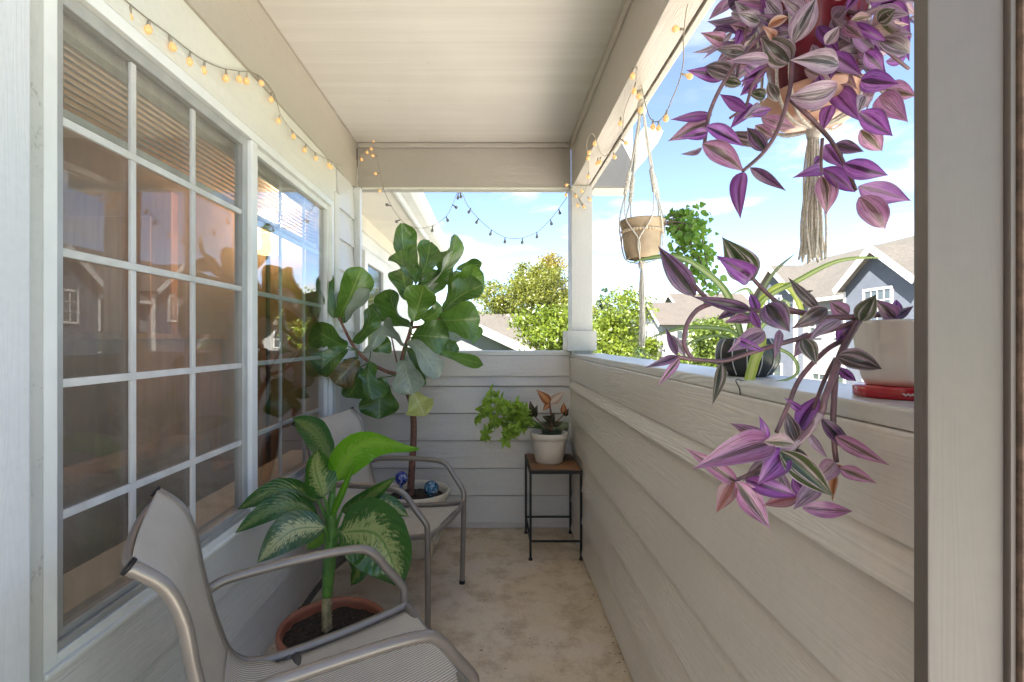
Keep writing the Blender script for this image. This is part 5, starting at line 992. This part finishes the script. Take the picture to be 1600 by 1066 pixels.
bl_a = [(W(*q), dn()) for q in ((205, 8), (234, 31), (264, 63 - 8), (297, 81), (320, 95), (353, 107), (373, 111), (386, 113), (404, 120), (424, 145), (437, 180), (456, 203), (478, 225), (492, 238), (512, 250), (519, 253))] + [(P(540, 253, 2.98), dn()), (P(551, 250, 3.02), dn()), (P(552, 247, 3.02), dn()), (P(562, 242, 3.03), dn()), (P(571, 233, 3.03), dn()), (P(578, 225, 3.03), dn()), (P(584, 214, 3.03), (0, -.3, -1)), (P(590, 244, 3.02), (-1, -.1, .05)), (P(594, 271, 3.02), (-1, -.1, -.1)), (P(599, 295, 3.02), (-.6, -.3, -.5))]
string_light('globe string lights running along the left wall above the window to the far beam', pa, bl_a)
pg = [P(600, 297, 3.03), P(607, 313, 3.06), P(618, 333, 3.06), P(632, 349, 3.06), P(650, 356, 3.06), P(665, 356, 3.06), P(682, 350, 3.06), P(698, 337, 3.06), P(708, 318, 3.06), P(714, 302, 3.05)]
string_light('string light swag hanging below the far beam over the fig top', pg, [(P(612, 322, 3.06), (-.6, -.2, .1)), (P(626, 343, 3.06), (-.6, -.2, -.4)), (P(676, 353, 3.06), dn()), (P(697, 338, 3.06), (.4, 0, -1)), (P(707, 320, 3.06), (.8, 0, -.6)), (P(716, 302, 3.05), dn()), (P(719, 301, 3.05), (.2, -.2, -1))], True)
pg = [P(714, 302, 3.05), P(722, 303, 3.06), P(730, 320, 3.06), P(745, 339, 3.06), P(766, 358, 3.06), P(790, 371, 3.06), P(815, 372, 3.06), P(840, 362, 3.06), P(860, 343, 3.06), P(874, 325, 3.06), P(885, 310, 3.05)]
string_light('string light swag hanging across the open view right of the fig', pg, [(P(x, y, 3.06), (.25 * s, 0, -1)) for x, y, s in ((736, 325, -2), (748, 341, -2), (768, 359, -1), (789, 371, 0), (816, 372, 0), (839, 363, 0), (860, 343, 1), (873, 326, 1))], True)
def Bm(x, y):                                  # crop coordinate of the right beam area -> point on the beam's underside
    px, py = 860 + x / 2.479, y / 2.479; Y = (ZB - .012 - EYE) * F / (VY - py); return Vector(((px - VX) * Y / F, Y, ZB - .012))
pr = [P(885, 310, 3.0), P(889, 296, 2.93), P(898, 303, 2.93), P(912, 320, 2.93), P(905, 312, 2.93), P(915, 296, 2.92), Bm(150, 660), Bm(140, 560), Bm(165, 520), Bm(200, 600), Bm(240, 585), Bm(275, 530), Bm(285, 440), Bm(305, 380), Bm(330, 320), Bm(335, 260), P(1001, 128, 1.80), P(1009, 165, 1.78), P(1017, 186, 1.74), P(1028, 190, 1.70), P(1041, 176, 1.62), P(1050, 155, 1.56), P(1062, 125, 1.50), P(1068, 95, 1.46), P(1068, 60, 1.42), P(1072, 20, 1.38), P(1079, -10, 1.36)]
br_ = [(Bm(320, 265), dn()), (Bm(330, 320), dn()), (Bm(335, 350), dn()), (Bm(272, 455), dn()), (Bm(275, 540), (.6, -.2, -.6)), (Bm(243, 590), dn()), (Bm(195, 608), dn()), (Bm(185, 612), dn()), (Bm(162, 572), (-.5, 0, -.8)), (Bm(156, 592), dn()), (Bm(175, 532), dn()), (Bm(150, 665), dn()), (P(890, 288, 2.93), (-.6, -.5, -.3)), (P(886, 300, 2.95), (-.3, -.5, -.8)), (P(899, 302, 2.93), (0, -.6, -.8)), (P(912, 295, 2.92), (-.4, -.5, -.6)), (P(918, 308, 2.92), (.3, -.5, -.6)), (P(902, 316, 2.92), (0, -.5, -.8)), (P(908, 319, 2.92), (.5, -.4, -.7)), (P(1020, 187, 1.72), dn()), (P(1029, 190, 1.70), dn()), (P(1042, 172, 1.62), (-.1, 0, -1)), (P(1063, 115, 1.49), (.8, -.1, -.3)), (P(1071, 46, 1.41), (-1, 0, .05)), (P(1005, 160, 1.78), dn())]
string_light('globe string lights wound round the corner post and right beam to the hanging plants', pr, br_)
